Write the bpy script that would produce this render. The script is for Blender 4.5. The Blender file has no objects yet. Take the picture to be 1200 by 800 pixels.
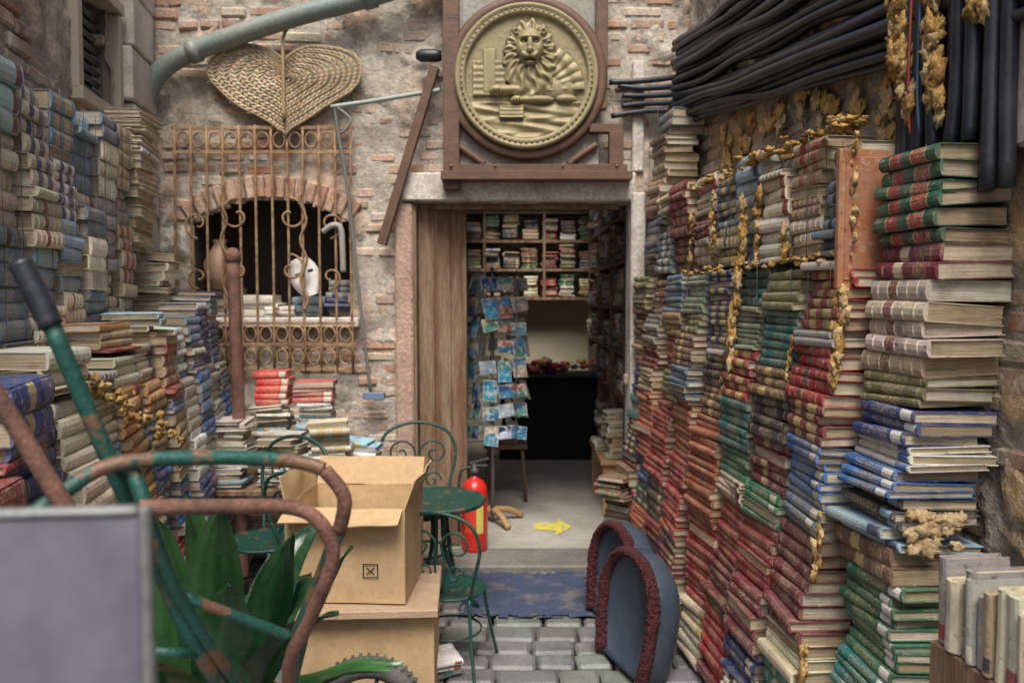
import bpy, bmesh, math, random
from mathutils import Vector, Matrix, noise
R = random.Random(11)
scene = bpy.context.scene
PI = math.pi

# ------------------------------------------------------------------ materials
def nodes_of(name):
    m = bpy.data.materials.new(name); m.use_nodes = True
    nt = m.node_tree
    return m, nt, nt.nodes["Principled BSDF"]
def nd(nt, typ, **kw):
    n = nt.nodes.new(typ)
    for k, v in kw.items():
        if k in n.inputs: n.inputs[k].default_value = v
        else: setattr(n, k, v)
    return n
def noise_n(nt, vec, scale, detail=4, rough=.6, dist=0):
    n = nd(nt, "ShaderNodeTexNoise", Scale=scale, Detail=detail, Roughness=rough, Distortion=dist)
    nt.links.new(vec, n.inputs["Vector"]); return n.outputs["Fac"]
def ramp(nt, fac, a, b, ca=(0,0,0,1), cb=(1,1,1,1)):
    if a > b: a, b, ca, cb = b, a, cb, ca
    r = nt.nodes.new("ShaderNodeValToRGB"); e = r.color_ramp.elements
    e[0].position = a; e[1].position = b; e[0].color = ca; e[1].color = cb
    nt.links.new(fac, r.inputs["Fac"]); return r.outputs["Color"]
def mix(nt, fac, a, b, blend='MIX'):
    m = nt.nodes.new("ShaderNodeMixRGB"); m.blend_type = blend
    for s, v in (("Fac", fac), ("Color1", a), ("Color2", b)):
        if isinstance(v, (int, float)): m.inputs[s].default_value = v
        elif isinstance(v, tuple): m.inputs[s].default_value = (*v[:3], 1)
        else: nt.links.new(v, m.inputs[s])
    return m.outputs["Color"]
def math_n(nt, op, a, b=0.0):
    m = nd(nt, "ShaderNodeMath", operation=op)
    for i, v in enumerate((a, b)):
        if isinstance(v, (int, float)): m.inputs[i].default_value = v
        else: nt.links.new(v, m.inputs[i])
    return m.outputs[0]
def mapped(nt, sc=(1,1,1)):
    tc = nt.nodes.new("ShaderNodeTexCoord"); mp = nd(nt, "ShaderNodeMapping")
    mp.inputs["Scale"].default_value = sc
    nt.links.new(tc.outputs["Object"], mp.inputs["Vector"]); return mp.outputs["Vector"]
def bump(nt, b, fac, strength, dist=.01):
    bn = nd(nt, "ShaderNodeBump", Strength=strength, Distance=dist)
    nt.links.new(fac, bn.inputs["Height"]); nt.links.new(bn.outputs["Normal"], b.inputs["Normal"])

def generic(name, c1=None, c2=(.2,.17,.13), s=6, lo=.4, hi=.7, amt=.6, rough=.7, metal=0, bs=60, bst=.3, stretch=(1,1,1), fine=.35, bd=.006):
    m, nt, b = nodes_of(name)
    v = mapped(nt, stretch)
    if c1 is None:
        a = nd(nt, "ShaderNodeAttribute", attribute_name="Col"); base = a.outputs["Color"]
    else: base = c1
    f = math_n(nt, 'MULTIPLY', ramp(nt, noise_n(nt, v, s, 6), lo, hi), amt)
    c = mix(nt, f, base, c2)
    nn = noise_n(nt, v, bs, 4, .7)
    g = ramp(nt, nn, .25, .75, (1-fine,)*3+(1,), (1+fine*.6,)*3+(1,))
    c = mix(nt, 1.0, c, g, 'MULTIPLY')
    nt.links.new(c, b.inputs["Base Color"])
    b.inputs["Roughness"].default_value = rough; b.inputs["Metallic"].default_value = metal
    bump(nt, b, nn, bst, bd)
    return m

def cover_material():
    m, nt, b = nodes_of("book_cloth")
    v = mapped(nt)
    a = nd(nt, "ShaderNodeAttribute", attribute_name="Col")
    worn = math_n(nt, 'MULTIPLY', ramp(nt, noise_n(nt, v, 7, 6, .7), .42, .72), .50)
    c = mix(nt, worn, a.outputs["Color"], (.34,.29,.22))
    n45 = noise_n(nt, v, 42, 5, .75)
    scuff = math_n(nt, 'MULTIPLY', ramp(nt, n45, .56, .65), .6)
    c = mix(nt, scuff, c, (.47,.41,.32))
    dark = math_n(nt, 'MULTIPLY', ramp(nt, n45, .43, .33, (0,0,0,1), (1,1,1,1)), .7)
    c = mix(nt, dark, c, (.04,.032,.026))
    stain = math_n(nt, 'MULTIPLY', ramp(nt, noise_n(nt, mapped(nt,(1,1,.35)), 11, 4, .6), .57, .72), .6)
    c = mix(nt, stain, c, (.07,.052,.036))
    marks = ramp(nt, noise_n(nt, mapped(nt,(1,1,.7)), 260, 1, .5), .53, .57)
    mk = math_n(nt, 'MULTIPLY', math_n(nt, 'SUBTRACT', 1.0, a.outputs["Alpha"]), marks)
    c = mix(nt, math_n(nt, 'MULTIPLY', mk, .55), c, (.60,.48,.25))
    nt.links.new(c, b.inputs["Base Color"])
    b.inputs["Roughness"].default_value = .6
    bump(nt, b, n45, .6, .005)
    return m
def page_material():
    m, nt, b = nodes_of("book_pages")
    a = nd(nt, "ShaderNodeAttribute", attribute_name="Col")
    v = mapped(nt); vz = mapped(nt, (6, 6, 420))
    ln = noise_n(nt, vz, 1, 3, .6)
    lines = ramp(nt, ln, .3, .7, (.45,.42,.37,1), (1.08,1.07,1.05,1))
    c = mix(nt, 1.0, a.outputs["Color"], lines, 'MULTIPLY')
    st = math_n(nt, 'MULTIPLY', ramp(nt, noise_n(nt, v, 12, 6, .7), .45, .72), .65)
    c = mix(nt, st, c, (.18,.125,.07))
    nt.links.new(c, b.inputs["Base Color"]); b.inputs["Roughness"].default_value = .9
    bump(nt, b, ln, .6, .003)
    return m
COVER, PAGE = cover_material(), page_material()
BRICK = generic("old_brick", None, (.54,.48,.39), 7, .42, .66, .75, .9, bs=60, bst=.9, fine=.5)
PLASTER = generic("crumbling_plaster", None, (.23,.175,.13), 5, .44, .70, .65, .92, bs=40, bst=.9, fine=.5, bd=.014)
STONE = generic("istrian_stone", (.52,.47,.41), (.26,.22,.18), 5, .42, .72, .75, .8, bs=50, bst=.4)
PAVER = generic("trachyte_paving", None, (.09,.088,.08), 7, .4, .7, .7, .5, bs=80, bst=.5)
SOIL = generic("dirt_ground", (.10,.09,.075), (.05,.045,.04), 3, .4, .7, .7, .95, bs=30, bst=.6)
CONC = generic("interior_concrete", (.44,.42,.375), (.27,.25,.21), 3.5, .4, .7, .8, .65, bs=40, bst=.2, fine=.25)
WOOD = generic("weathered_wood", (.19,.10,.055), (.36,.27,.18), 2.4, .4, .65, .85, .7, bs=22, bst=.6, stretch=(8,8,.7), fine=.6)
WOODH = generic("frame_wood", (.16,.085,.05), (.08,.045,.03), 5, .4, .7, .8, .55, bs=40, bst=.4, stretch=(1,6,3), fine=.5)
PALEWOOD = generic("pale_wood", (.45,.27,.12), (.25,.15,.08), 4, .4, .7, .5, .6, stretch=(1,6,6))
RUST = generic("rusty_iron", (.25,.12,.085), (.10,.05,.035), 14, .4, .65, .9, .7, bs=120, bst=.7, fine=.5)
GRILL = generic("rusted_grill", (.40,.26,.14), (.15,.075,.04), 16, .4, .65, .9, .8, bs=140, bst=.5)
GREENM = generic("chipped_green_paint", (.012,.065,.05), (.17,.09,.05), 16, .58, .64, .9, .45, bs=110, bst=.4, fine=.45)
CARTG = generic("cart_green_paint", (.018,.095,.075), (.19,.10,.06), 12, .53, .58, .95, .40, bs=90, bst=.5, fine=.5)
PIPEG = generic("pipe_paint", (.20,.26,.23), (.30,.29,.25), 6, .4, .7, .7, .45, bs=60, bst=.3)
BLACKC = generic("cable_rubber", (.020,.024,.032), (.10,.10,.11), 7, .45, .8, .5, .40, bs=50, bst=.25)
GREYM = generic("aged_zinc", (.26,.27,.27), (.14,.13,.12), 8, .4, .7, .6, .5, .3)
ATTR = generic("painted_parts", None, (.16,.13,.10), 10, .5, .8, .35, .55, bs=90, bst=.15, fine=.15)
CARD = generic("cardboard", (.53,.37,.20), (.40,.27,.145), 4, .4, .7, .7, .85, bs=30, bst=.2, fine=.16)
FOAM = generic("expanding_foam", None, (.34,.17,.04), 30, .45, .65, .7, .9, bs=110, bst=.9, bd=.012, fine=.5)
FUR = generic("maroon_fleece", (.12,.022,.026), (.04,.008,.01), 60, .35, .6, .9, .95, bs=200, bst=1, fine=.6)
BLUEV = generic("slate_blue_vinyl", (.042,.062,.09), (.09,.11,.14), 5, .4, .7, .6, .33, bs=60, bst=.15, fine=.25)
LEAF = generic("aspidistra_leaf", None, (.03,.075,.03), 25, .45, .6, .5, .28, bs=50, bst=.2, fine=.3)
WICKER = generic("woven_palm", None, (.28,.20,.11), 8, .45, .7, .6, .8, bs=150, bst=.5)
BRONZE = generic("gilded_relief", None, (.17,.145,.08), 9, .45, .7, .5, .5, .15, bs=120, bst=.35)
MAT = generic("worn_blue_mat", (.045,.065,.12), (.19,.16,.14), 6, .50, .66, .7, .95, bs=90, bst=.8, fine=.5)
BOARD = generic("milky_plastic", (.20,.20,.235), (.09,.088,.115), 7, .35, .7, .9, .3, bs=20, bst=.1, fine=.06)
REDP = generic("red_enamel", (.60,.025,.018), (.30,.015,.01), 10, .5, .8, .5, .28, fine=.08, bst=.05)
TIRE = generic("tyre_rubber", (.09,.088,.085), (.19,.18,.16), 20, .4, .7, .6, .85, bs=120)
DARK = generic("black_cloth", (.012,.012,.013), (.03,.028,.025), 5, .4, .7, .5, .9)
CREAM = generic("cream_wall", (.58,.53,.38), (.40,.35,.24), 2, .4, .7, .6, .85, fine=.1)
YEL = generic("yellow_paint", (.72,.62,.04), (.44,.42,.36), 18, .50, .58, .95, .7)
TAPE = generic("packing_tape",(.44,.32,.17),(.5,.38,.22),5,rough=.2)

# ------------------------------------------------------------------ mesh builder
class MB:
    def __init__(s): s.v=[]; s.f=[]; s.c=[]; s.m=[]; s.s=[]
    def add(s, vs, fs, c=(.5,.5,.5,1), m=0, smooth=False, M=None):
        o = len(s.v)
        if M is not None: vs = [M @ Vector(p) for p in vs]
        s.v += [tuple(p) for p in vs]
        multi = isinstance(c, list)
        for i, f in enumerate(fs):
            s.f.append([o+k for k in f]); cc = c[i] if multi else c
            s.c.append(cc if len(cc) == 4 else (*cc, 1)); s.m.append(m); s.s.append(smooth)
    def box(s, c, size, M=None, col=(.5,.5,.5,1), m=0, b=.003):
        hx, hy, hz = [q/2 for q in size]; b = min(b, hx*.9, hy*.9, hz*.9)
        vs=[]; idx={}
        for sx in (-1,1):
            for sy in (-1,1):
                for sz in (-1,1):
                    idx[(sx,sy,sz)] = len(vs)
                    vs += [(sx*hx, sy*(hy-b), sz*(hz-b)), (sx*(hx-b), sy*hy, sz*(hz-b)), (sx*(hx-b), sy*(hy-b), sz*hz)]
        fs=[]
        q=[(-1,-1),(1,-1),(1,1),(-1,1)]
        for g in (-1,1):
            fs.append([idx[(g,a,bb)] for a,bb in q]); fs.append([idx[(a,g,bb)]+1 for a,bb in q]); fs.append([idx[(a,bb,g)]+2 for a,bb in q])
        for a in (-1,1):
            for bb in (-1,1):
                fs.append([idx[(a,bb,-1)], idx[(a,bb,1)], idx[(a,bb,1)]+1, idx[(a,bb,-1)]+1])
                fs.append([idx[(a,-1,bb)], idx[(a,1,bb)], idx[(a,1,bb)]+2, idx[(a,-1,bb)]+2])
                fs.append([idx[(-1,a,bb)]+1, idx[(1,a,bb)]+1, idx[(1,a,bb)]+2, idx[(-1,a,bb)]+2])
        for k in idx.values(): fs.append([k,k+1,k+2])
        T = Matrix.Translation(c)
        s.add(vs, fs, col, m, False, T @ M if M is not None else T)
    def tube(s, pts, r, col=(.5,.5,.5,1), m=0, seg=8, res=5, cyc=False, M=None, rf=None):
        P = [Vector(p) for p in pts]
        if res > 1 and len(P) > 2:
            out=[]; n=len(P); rng = n if cyc else n-1
            for i in range(rng):
                p0 = P[(i-1)%n] if (cyc or i>0) else P[0]; p1=P[i]; p2=P[(i+1)%n]
                p3 = P[(i+2)%n] if (cyc or i+2<n) else P[-1]
                for k in range(res):
                    t=k/res
                    out.append(.5*((2*p1)+(p2-p0)*t+(2*p0-5*p1+4*p2-p3)*t*t+(3*p1-p0-3*p2+p3)*t**3))
            if not cyc: out.append(P[-1])
            P = out
        n=len(P); vs=[]; fs=[]
        t0=(P[1]-P[0]).normalized(); up=Vector((0,0,1)) if abs(t0.z)<.9 else Vector((1,0,0))
        nr = t0.cross(up).normalized()
        for i in range(n):
            t = (P[(i+1)%n]-P[i-1]) if (cyc or 0<i<n-1) else (P[1]-P[0] if i==0 else P[-1]-P[-2])
            if t.length<1e-9: t=t0
            t.normalize(); nr=(nr-t*nr.dot(t)).normalized(); bi=t.cross(nr)
            rr = r*(rf(i/(n-1)) if rf else 1)
            for k in range(seg):
                a=2*PI*k/seg; vs.append(P[i]+(nr*math.cos(a)+bi*math.sin(a))*rr)
        for i in range(n if cyc else n-1):
            j=(i+1)%n
            for k in range(seg):
                l=(k+1)%seg; fs.append([i*seg+k,i*seg+l,j*seg+l,j*seg+k])
        if not cyc: fs.append(list(range(seg))[::-1]); fs.append([(n-1)*seg+k for k in range(seg)])
        s.add(vs, fs, col, m, True, M)
    def lathe(s, prof, c=(0,0,0), seg=24, col=(.5,.5,.5,1), m=0, M=None, smooth=True):
        vs=[]; fs=[]
        for r,z in prof:
            for k in range(seg):
                a=2*PI*k/seg; vs.append((r*math.cos(a), r*math.sin(a), z))
        for i in range(len(prof)-1):
            for k in range(seg):
                l=(k+1)%seg; fs.append([i*seg+k,i*seg+l,(i+1)*seg+l,(i+1)*seg+k])
        T=Matrix.Translation(c); s.add(vs, fs, col, m, smooth, T @ M if M is not None else T)
    def blob(s, c, r, col, m=0, sq=(1,1,1), amp=.35, fr=2.2, seg=10, rings=7):
        vs=[]; fs=[]; c=Vector(c)
        for i in range(rings+1):
            th=PI*i/rings
            for k in range(seg):
                a=2*PI*k/seg; d=Vector((math.sin(th)*math.cos(a), math.sin(th)*math.sin(a), math.cos(th)))
                f=1+amp*(noise.noise(d*fr+c*37)+.5*noise.noise(d*fr*2.7+c*61))
                vs.append((c.x+d.x*r*sq[0]*f, c.y+d.y*r*sq[1]*f, c.z+d.z*r*sq[2]*f))
        for i in range(rings):
            for k in range(seg):
                l=(k+1)%seg; fs.append([i*seg+k,i*seg+l,(i+1)*seg+l,(i+1)*seg+k])
        s.add(vs, fs, col, m, True)
    def obj(s, name, mats, parent=None):
        xs=[p[0] for p in s.v]; ys=[p[1] for p in s.v]; zs=[p[2] for p in s.v]
        o=Vector(((min(xs)+max(xs))/2,(min(ys)+max(ys))/2,min(zs)))
        me=bpy.data.meshes.new(name); me.from_pydata([(p[0]-o.x,p[1]-o.y,p[2]-o.z) for p in s.v], [], s.f)
        for mt in (mats if isinstance(mats,(list,tuple)) else [mats]): me.materials.append(mt)
        me.polygons.foreach_set("material_index", s.m); me.polygons.foreach_set("use_smooth", s.s)
        ca=me.color_attributes.new("Col",'FLOAT_COLOR','CORNER'); buf=[]
        for f,c in zip(s.f,s.c): buf += list(c)*len(f)
        ca.data.foreach_set("color", buf)
        bm=bmesh.new(); bm.from_mesh(me); bmesh.ops.recalc_face_normals(bm, faces=bm.faces); bm.to_mesh(me); bm.free()
        me.update()
        ob=bpy.data.objects.new(name, me); ob.location=o; scene.collection.objects.link(ob)
        if parent:
            ob.parent=parent; ob.matrix_parent_inverse=Matrix.Translation(-parent.location)
        return ob
def empty(name, loc=(0,0,0)):
    e=bpy.data.objects.new(name,None); e.location=loc; e.empty_display_size=.2; scene.collection.objects.link(e); return e
def jc(c, v=.15):
    k=1+R.uniform(-v,v); return tuple(max(0,min(1,q*k*(1+R.uniform(-v,v)*.35))) for q in c[:3])

# ------------------------------------------------------------------ books
C = dict(crimson=(.33,.035,.04), maroon=(.17,.03,.042), rust=(.42,.11,.055), navy=(.03,.055,.18), blue=(.04,.14,.38),
 teal=(.022,.16,.155), green=(.02,.15,.08), olive=(.17,.16,.075), brown=(.17,.09,.05), tan=(.42,.31,.18),
 cream=(.66,.60,.46), white=(.74,.72,.66), black=(.03,.03,.034), grey=(.30,.30,.29), slate=(.14,.21,.30),
 pink=(.47,.17,.17), sky=(.28,.44,.54), orange=(.50,.24,.08), gold=(.55,.40,.15), beige=(.55,.49,.38), sage=(.26,.33,.25), lilac=(.27,.22,.32))
def book(mb, M, w, L, t, c, lab, style):
    rd=min(.014,t*.38)*R.uniform(.6,1.2); cth=.0028
    c4=(*c,1); l4=(*lab,1); lm=(*lab,0.0); cm=(*c,0.0); g4=(.45,.34,.16,1)
    if style==0:
        st=[(0,0),(.07,0),(.085,0),(.3,0),(.66,0),(.90,0),(.915,0),(1,0)]; cs=[c4,g4,c4,cm,c4,g4,c4]
    elif style==1:
        st=[(0,0)]; cs=[]
        ribs=[.14,.32,.5,.68,.86]
        for i,rp in enumerate(ribs):
            st+=[(rp-.012,0),(rp,.0035),(rp+.012,0)]
            cs+=[(lm if i==3 else (cm if i==1 else c4)), c4, c4]
        st.append((1,0)); cs.append(c4)
    elif style==2:
        st=[(0,0),(.04,0),(.22,0),(.28,0),(.78,0),(1,0)]; cs=[c4,l4,c4,cm,c4]
    elif style==3:
        st=[(0,0),(.16,0),(.18,0),(.40,0),(.42,0),(.6,0),(.78,0),(.80,0),(1,0)]; cs=[c4,g4,lm,g4,c4,l4,g4,c4]
    else:
        st=[(0,0),(.5,0),(1,0)]; cs=[c4,c4]
    K=5; vs=[]; fs=[]; cols=[]; sag=R.uniform(-.0035,.0035); sk=R.uniform(-.003,.003)
    for (y,bp) in st:
        for k in range(K+1):
            a=-PI/2+PI*k/K
            vs.append((rd-(rd+bp)*math.cos(a)+sag*math.sin(PI*y), y*L, t/2+(t/2+bp*.3)*math.sin(a)+sk*math.cos(a)))
    n=K+1
    for i in range(len(st)-1):
        for k in range(K): fs.append([i*n+k,i*n+k+1,(i+1)*n+k+1,(i+1)*n+k]); cols.append(cs[i])
    fs.append(list(range(n))); cols.append(c4); fs.append([(len(st)-1)*n+k for k in range(n)]); cols.append(c4)
    mb.add(vs,fs,cols,0,False,M)
    def bx(x0,x1,y0,y1,z0,z1,col,m,wp=0,wq=0):
        v=[(x0,y0,z0),(x1,y0,z0+wp),(x1,y1,z0+wq),(x0,y1,z0),(x0,y0,z1),(x1,y0,z1+wp),(x1,y1,z1+wq),(x0,y1,z1)]
        mb.add(v,[[0,3,2,1],[4,5,6,7],[0,1,5,4],[1,2,6,5],[2,3,7,6],[3,0,4,7]],col,m,False,M)
    wp=R.uniform(-.005,.003); wq=R.uniform(-.005,.003)
    bx(rd*.7,w,0,L,0,cth,c4,0,wp,wq); bx(rd*.7,w+R.uniform(-.005,.003),0,L,t-cth,t-.0002,c4,0,wp,wq)
    pc=jc(R.choice([(.62,.54,.40),(.53,.44,.30),(.67,.62,.51),(.44,.35,.23)]),.14)
    bx(rd*.9,w-.005,R.uniform(.002,.009),L-R.uniform(.002,.009),cth,t-cth,pc,1,wp*.8,wq*.8)
def rand_run(pal):
    c=C[R.choice(pal)]; st=R.choice([0,0,1,1,2,3,4])
    lab=C[R.choice(['maroon','black','cream','crimson','navy','gold','tan','green'])]
    return (R.choice([1,2,3,3,4,5,6]), c, lab, st, R.uniform(.022,.05))
def stack(name, p, th, z1, z0, L, specs=(), pal=('brown','crimson','navy'), W=.2, lean=0., wav=.008, flip=.03, parent=None, jit=1., tm=1., mb=None, wires=0):
    own = mb is None
    if own: mb=MB()
    z=z1; specs=[(n,C[a] if isinstance(a,str) else a,C[b],s,t) for n,a,b,s,t in specs]; ph=R.uniform(0,6)
    ux=Vector((math.cos(th),math.sin(th),0)); uy=Vector((-math.sin(th),math.cos(th),0))
    while z>z0+.012:
        n,c,lab,st,t = specs.pop(0) if specs else rand_run(pal)
        ls=R.uniform(.86,1.0); off=R.gauss(0,.007)*jit; t*=tm; cr=jc(c,.12); rz=R.gauss(0,.012)*jit
        for i in range(n):
            tt=t*R.uniform(.80,1.20)
            if z-tt<z0: tt=z-z0
            if tt<.009: z=z0; break
            z-=tt
            x=lean*(z1-z)+wav*math.sin(z*6+ph)+off+R.gauss(0,.004)*jit
            y=wav*.8*math.sin(z*4+ph*2)+R.gauss(0,.004)*jit
            fl=R.random()<flip
            w=W*R.uniform(.9,1.05); l=L*ls*R.uniform(.97,1.0)
            M=Matrix.Translation(Vector((p[0],p[1],z))+ux*x+uy*y)@Matrix.Rotation(th+rz+R.gauss(0,.02)*jit,4,'Z')@Matrix.Rotation(R.gauss(0,.009)*jit,4,'X')@Matrix.Rotation(R.gauss(0,.012)*jit,4,'Y')
            if fl: M=M@Matrix.Translation((w,0,0))@Matrix.Rotation(PI,4,'Z')
            M=M@Matrix.Translation((0,-l/2,0))
            book(mb,M,w,l,max(tt-.0006,.008),jc(cr,.2),lab,st)
            if z<=z0+.012: break
    if wires:
        for s_ in (-.28,.30):
            q=Vector((p[0],p[1],0))+ux*-.006+uy*L*s_
            mb.tube([(q.x,q.y,z1+.004),(q.x,q.y,(z0+z1)/2),(q.x,q.y,z0)],.0013,(.02,.02,.02,1),0,5,3)
    return mb.obj(name,[COVER,PAGE],parent) if own else mb
def upright_row(mb, p, th, z, length, pal, h=.22, W=.15, tilt=0):
    ux=Vector((math.cos(th),math.sin(th),0)); uy=Vector((-math.sin(th),math.cos(th),0)); y=0
    while y<length:
        t=R.uniform(.015,.045); hh=h*R.uniform(.75,1.0)
        M=Matrix.Translation(Vector((p[0],p[1],z))+uy*(y+t)+ux*R.uniform(0,.02))@Matrix.Rotation(th,4,'Z')@Matrix.Rotation(PI/2+tilt+R.gauss(0,.02),4,'X')
        book(mb,M,W,hh,t-.001,jc(C[R.choice(pal)],.2),C[R.choice(['cream','gold','black','crimson'])],R.choice([0,1,2,4]))
        y+=t+.001

RT=math.atan2(.1,1); LT=math.atan2(-.16,-1)
RX=lambda d: 1.25-.1*d
cols=[
 (2.40,2.70,1.74,[(1,'cream','maroon',4,.03),(6,'crimson','gold',3,.036),(2,'grey','cream',0,.03),(5,'crimson','black',1,.036),(4,'maroon','gold',3,.034),(6,'blue','cream',2,.028),(4,'slate','cream',2,.03),(3,'maroon','gold',0,.04),(5,'maroon','gold',0,.04)]),
 (2.70,3.00,1.72,[(4,'olive','gold',0,.035),(7,'teal','gold',0,.03),(3,'brown','gold',1,.035),(4,'black','gold',0,.035),(5,'maroon','gold',1,.035),(4,'green','cream',2,.03),(6,'crimson','gold',0,.035),(5,'maroon','gold',0,.04),(5,'navy','cream',2,.03)]),
 (3.00,3.30,1.77,[(5,'teal','black',1,.035),(8,'sage','gold',0,.022),(6,'crimson','gold',3,.033),(6,'teal','cream',0,.03),(4,'green','gold',0,.03),(5,'cream','maroon',2,.022),(8,'crimson','gold',0,.033),(5,'maroon','gold',0,.035)]),
 (3.30,3.60,1.74,[(12,'navy','gold',3,.026),(2,'white','black',2,.025),(4,'black','gold',0,.035),(4,'brown','gold',1,.035),(14,'rust','gold',0,.031),(12,'crimson','gold',0,.034)]),
 (3.60,3.90,1.73,[(7,'sage','gold',0,.026),(3,'olive','gold',1,.03),(5,'brown','gold',1,.03),(5,'slate','gold',0,.03),(10,'rust','black',0,.03),(12,'crimson','gold',0,.03)]),
 (3.90,4.20,1.74,[(7,'slate','gold',0,.027),(4,'tan','maroon',0,.03),(6,'crimson','gold',0,.03),(5,'olive','cream',2,.03),(14,'crimson','gold',0,.028)]),
 (4.20,4.50,1.72,[(6,'brown','gold',1,.03),(5,'grey','gold',0,.03),(5,'maroon','gold',0,.03),(4,'tan','gold',0,.03),(12,'rust','cream',0,.03)]),
 (4.50,4.80,1.75,[(6,'olive','gold',1,.03),(5,'brown','gold',0,.03),(6,'tan','maroon',0,.03),(6,'navy','gold',0,.03)]),
]
RP=('crimson','maroon','rust','brown','navy','teal','cream','black')
for i,(a,b,zt,sp) in enumerate(cols):
    m_=(a+b)/2
    stack("book_stack",(RX(m_)+R.uniform(-.022,.016),m_),RT+R.gauss(0,.03),zt,.03,.292,sp,RP,W=.21,lean=-.085,wav=.016,jit=1.6,flip=.05,wires=1)
up=[(2.46,2.64,2.13,['slate','olive','black']),(2.64,2.87,2.17,['cream','sage','tan','beige']),(2.87,3.10,2.15,['beige','sage','cream']),(3.10,3.36,2.18,['sky','tan','beige','gold']),
    (3.36,3.62,2.16,['tan','slate','cream','gold']),(3.62,3.90,2.18,['pink','maroon','beige']),(3.90,4.20,2.20,['maroon','tan','brown']),(4.20,4.50,2.22,['brown','slate','cream']),(4.50,4.80,2.66,['brown','tan','maroon','slate'])]
for a,b,zt,pal in up:
    m_=(a+b)/2
    stack("book_stack",(RX(m_)+.03+R.uniform(-.015,.02),m_),RT,zt+R.uniform(-.03,.03),1.755,(b-a)*.97,(),pal,W=.19,wav=.018,jit=2.3,flip=.14,tm=1.1,wires=1)
near=[(6,(.02,.11,.06),'crimson',3,.041),(2,'maroon','cream',1,.056),(4,'beige','maroon',1,.056),(1,'tan','brown',1,.05),(3,'olive','black',0,.03),
 (3,'navy','white',2,.030),(3,'white','blue',2,.022),(3,'blue','white',2,.026),(3,'black','sky',2,.026),(2,'sky','navy',2,.028),(2,'brown','gold',1,.05),(9,'green','white',2,.03),(4,'teal','white',2,.03),(6,'maroon','gold',0,.035),(6,'navy','gold',0,.04),(6,'crimson','gold',0,.05)]
stack("book_stack",(RX(2.24)+.085,2.24),RT,2.03,.02,.29,near,RP,W=.245,lean=-.08,wav=.014,jit=2.2,flip=0,wires=1)
mb=MB(); mb.box((1.10,1.50,.45),(.34,.42,.86),Matrix.Rotation(.1,4,'Z'),(.12,.06,.035,1),2)
upright_row(mb,(.94,1.31),RT,.885,.36,('tan','cream','cream','beige','grey'),.19,.15)
mb.obj("book_crate",[COVER,PAGE,WOOD])
mb=MB(); M=Matrix.Rotation(.12,4,'Z')
mb.box((1.066,2.425,1.86),(.17,.022,.42),M,(.38,.15,.06,1)); mb.box((1.066,2.4125,1.86),(.13,.005,.37),M,(.33,.12,.05,1),b=.002)
mb.obj("leather_book_cover",[COVER])

# left wall stacks
LX=lambda d: -1.248-.16*d
lc=[(2.30,2.55,2.40,('lilac','grey','beige','pink')),(2.55,2.80,2.42,('slate','white','beige','sky')),(2.80,3.04,2.38,('blue','beige','sky','cream')),(3.04,3.28,2.42,('slate','sky','cream','white')),(3.28,3.52,2.40,('sky','slate','cream')),(3.52,3.76,2.44,('grey','beige','slate')),(3.76,3.98,2.44,('beige','slate','sage'))]
lp=('beige','slate','cream','grey','sky','tan','blue','lilac')
for a,b,zt,pal in lc:
    m_=(a+b)/2
    stack("book_stack",(LX(m_),m_),LT,zt,1.2,(b-a)*.98,(),pal,W=.2,tm=1.6,wav=.016,jit=1.7,flip=.05,wires=1)
stack("book_stack",(LX(4.2)+.02,4.18),LT,2.58,1.86,.36,(),('cream','white','beige'),W=.22,flip=.9,wav=.015,jit=2.4)
stack("book_stack",(LX(4.3)+.06,4.38),LT,1.86,1.2,.30,(),('white','slate','beige','cream'),W=.2,flip=.5,wav=.02,jit=3)
LLX=lambda d: -1.68+.16*(4.6-d)
ztop=[1.18,1.24,1.30,1.36,1.40,1.43,1.46,1.48,1.53,1.60,1.66]
dd=1.90
for i,zt in enumerate(ztop):
    m_=dd+.125
    pal=[('crimson','pink','navy','cream'),('navy','maroon','cream','sky'),('tan','slate','cream','rust','sky'),('orange','slate','cream','tan','blue','grey','crimson','beige')][min(i,3)]
    if i>6: pal=('slate','blue','lilac','white','navy','beige','grey')
    stack("book_stack",(LLX(m_)-.04+R.uniform(-.02,.02),m_),LT+R.uniform(-.05,.05),zt,.02,.247,(),pal,W=.22,lean=-.10,wav=.015,jit=1.5,flip=.05,tm=1.0 if i>2 else 1.4)
    dd+=.25
mb=MB()
stack("x",(-1.30,2.14),LT+.1,1.40,1.18,.34,[(2,'navy','gold',1,.085),(1,'blue','gold',0,.05)],W=.24,mb=mb)
mb.obj("encyclopedia_pile",[COVER,PAGE])
mb=MB(); stack("x",(-1.22,1.86),LT,1.17,.55,.26,[(1,'crimson','gold',0,.11),(2,'pink','cream',1,.06),(3,'beige','maroon',1,.05)],lp,W=.22,mb=mb,jit=2)
stack("x",(-1.40,2.50),LT-.2,1.46,1.33,.24,[(2,'cream','gold',0,.05),(1,'beige','gold',0,.04)],W=.22,mb=mb,jit=2,flip=.3)
stack("x",(-1.50,3.05),LT-.2,1.53,1.42,.24,[(1,'orange','gold',0,.03),(2,'tan','gold',0,.03)],W=.22,mb=mb,jit=2)
stack("x",(-1.57,3.5),LT+.2,1.56,1.46,.24,[(2,'sky','gold',0,.03),(1,'cream','gold',0,.03)],W=.22,mb=mb,jit=2)
mb.obj("loose_book_pile",[COVER,PAGE])

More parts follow.
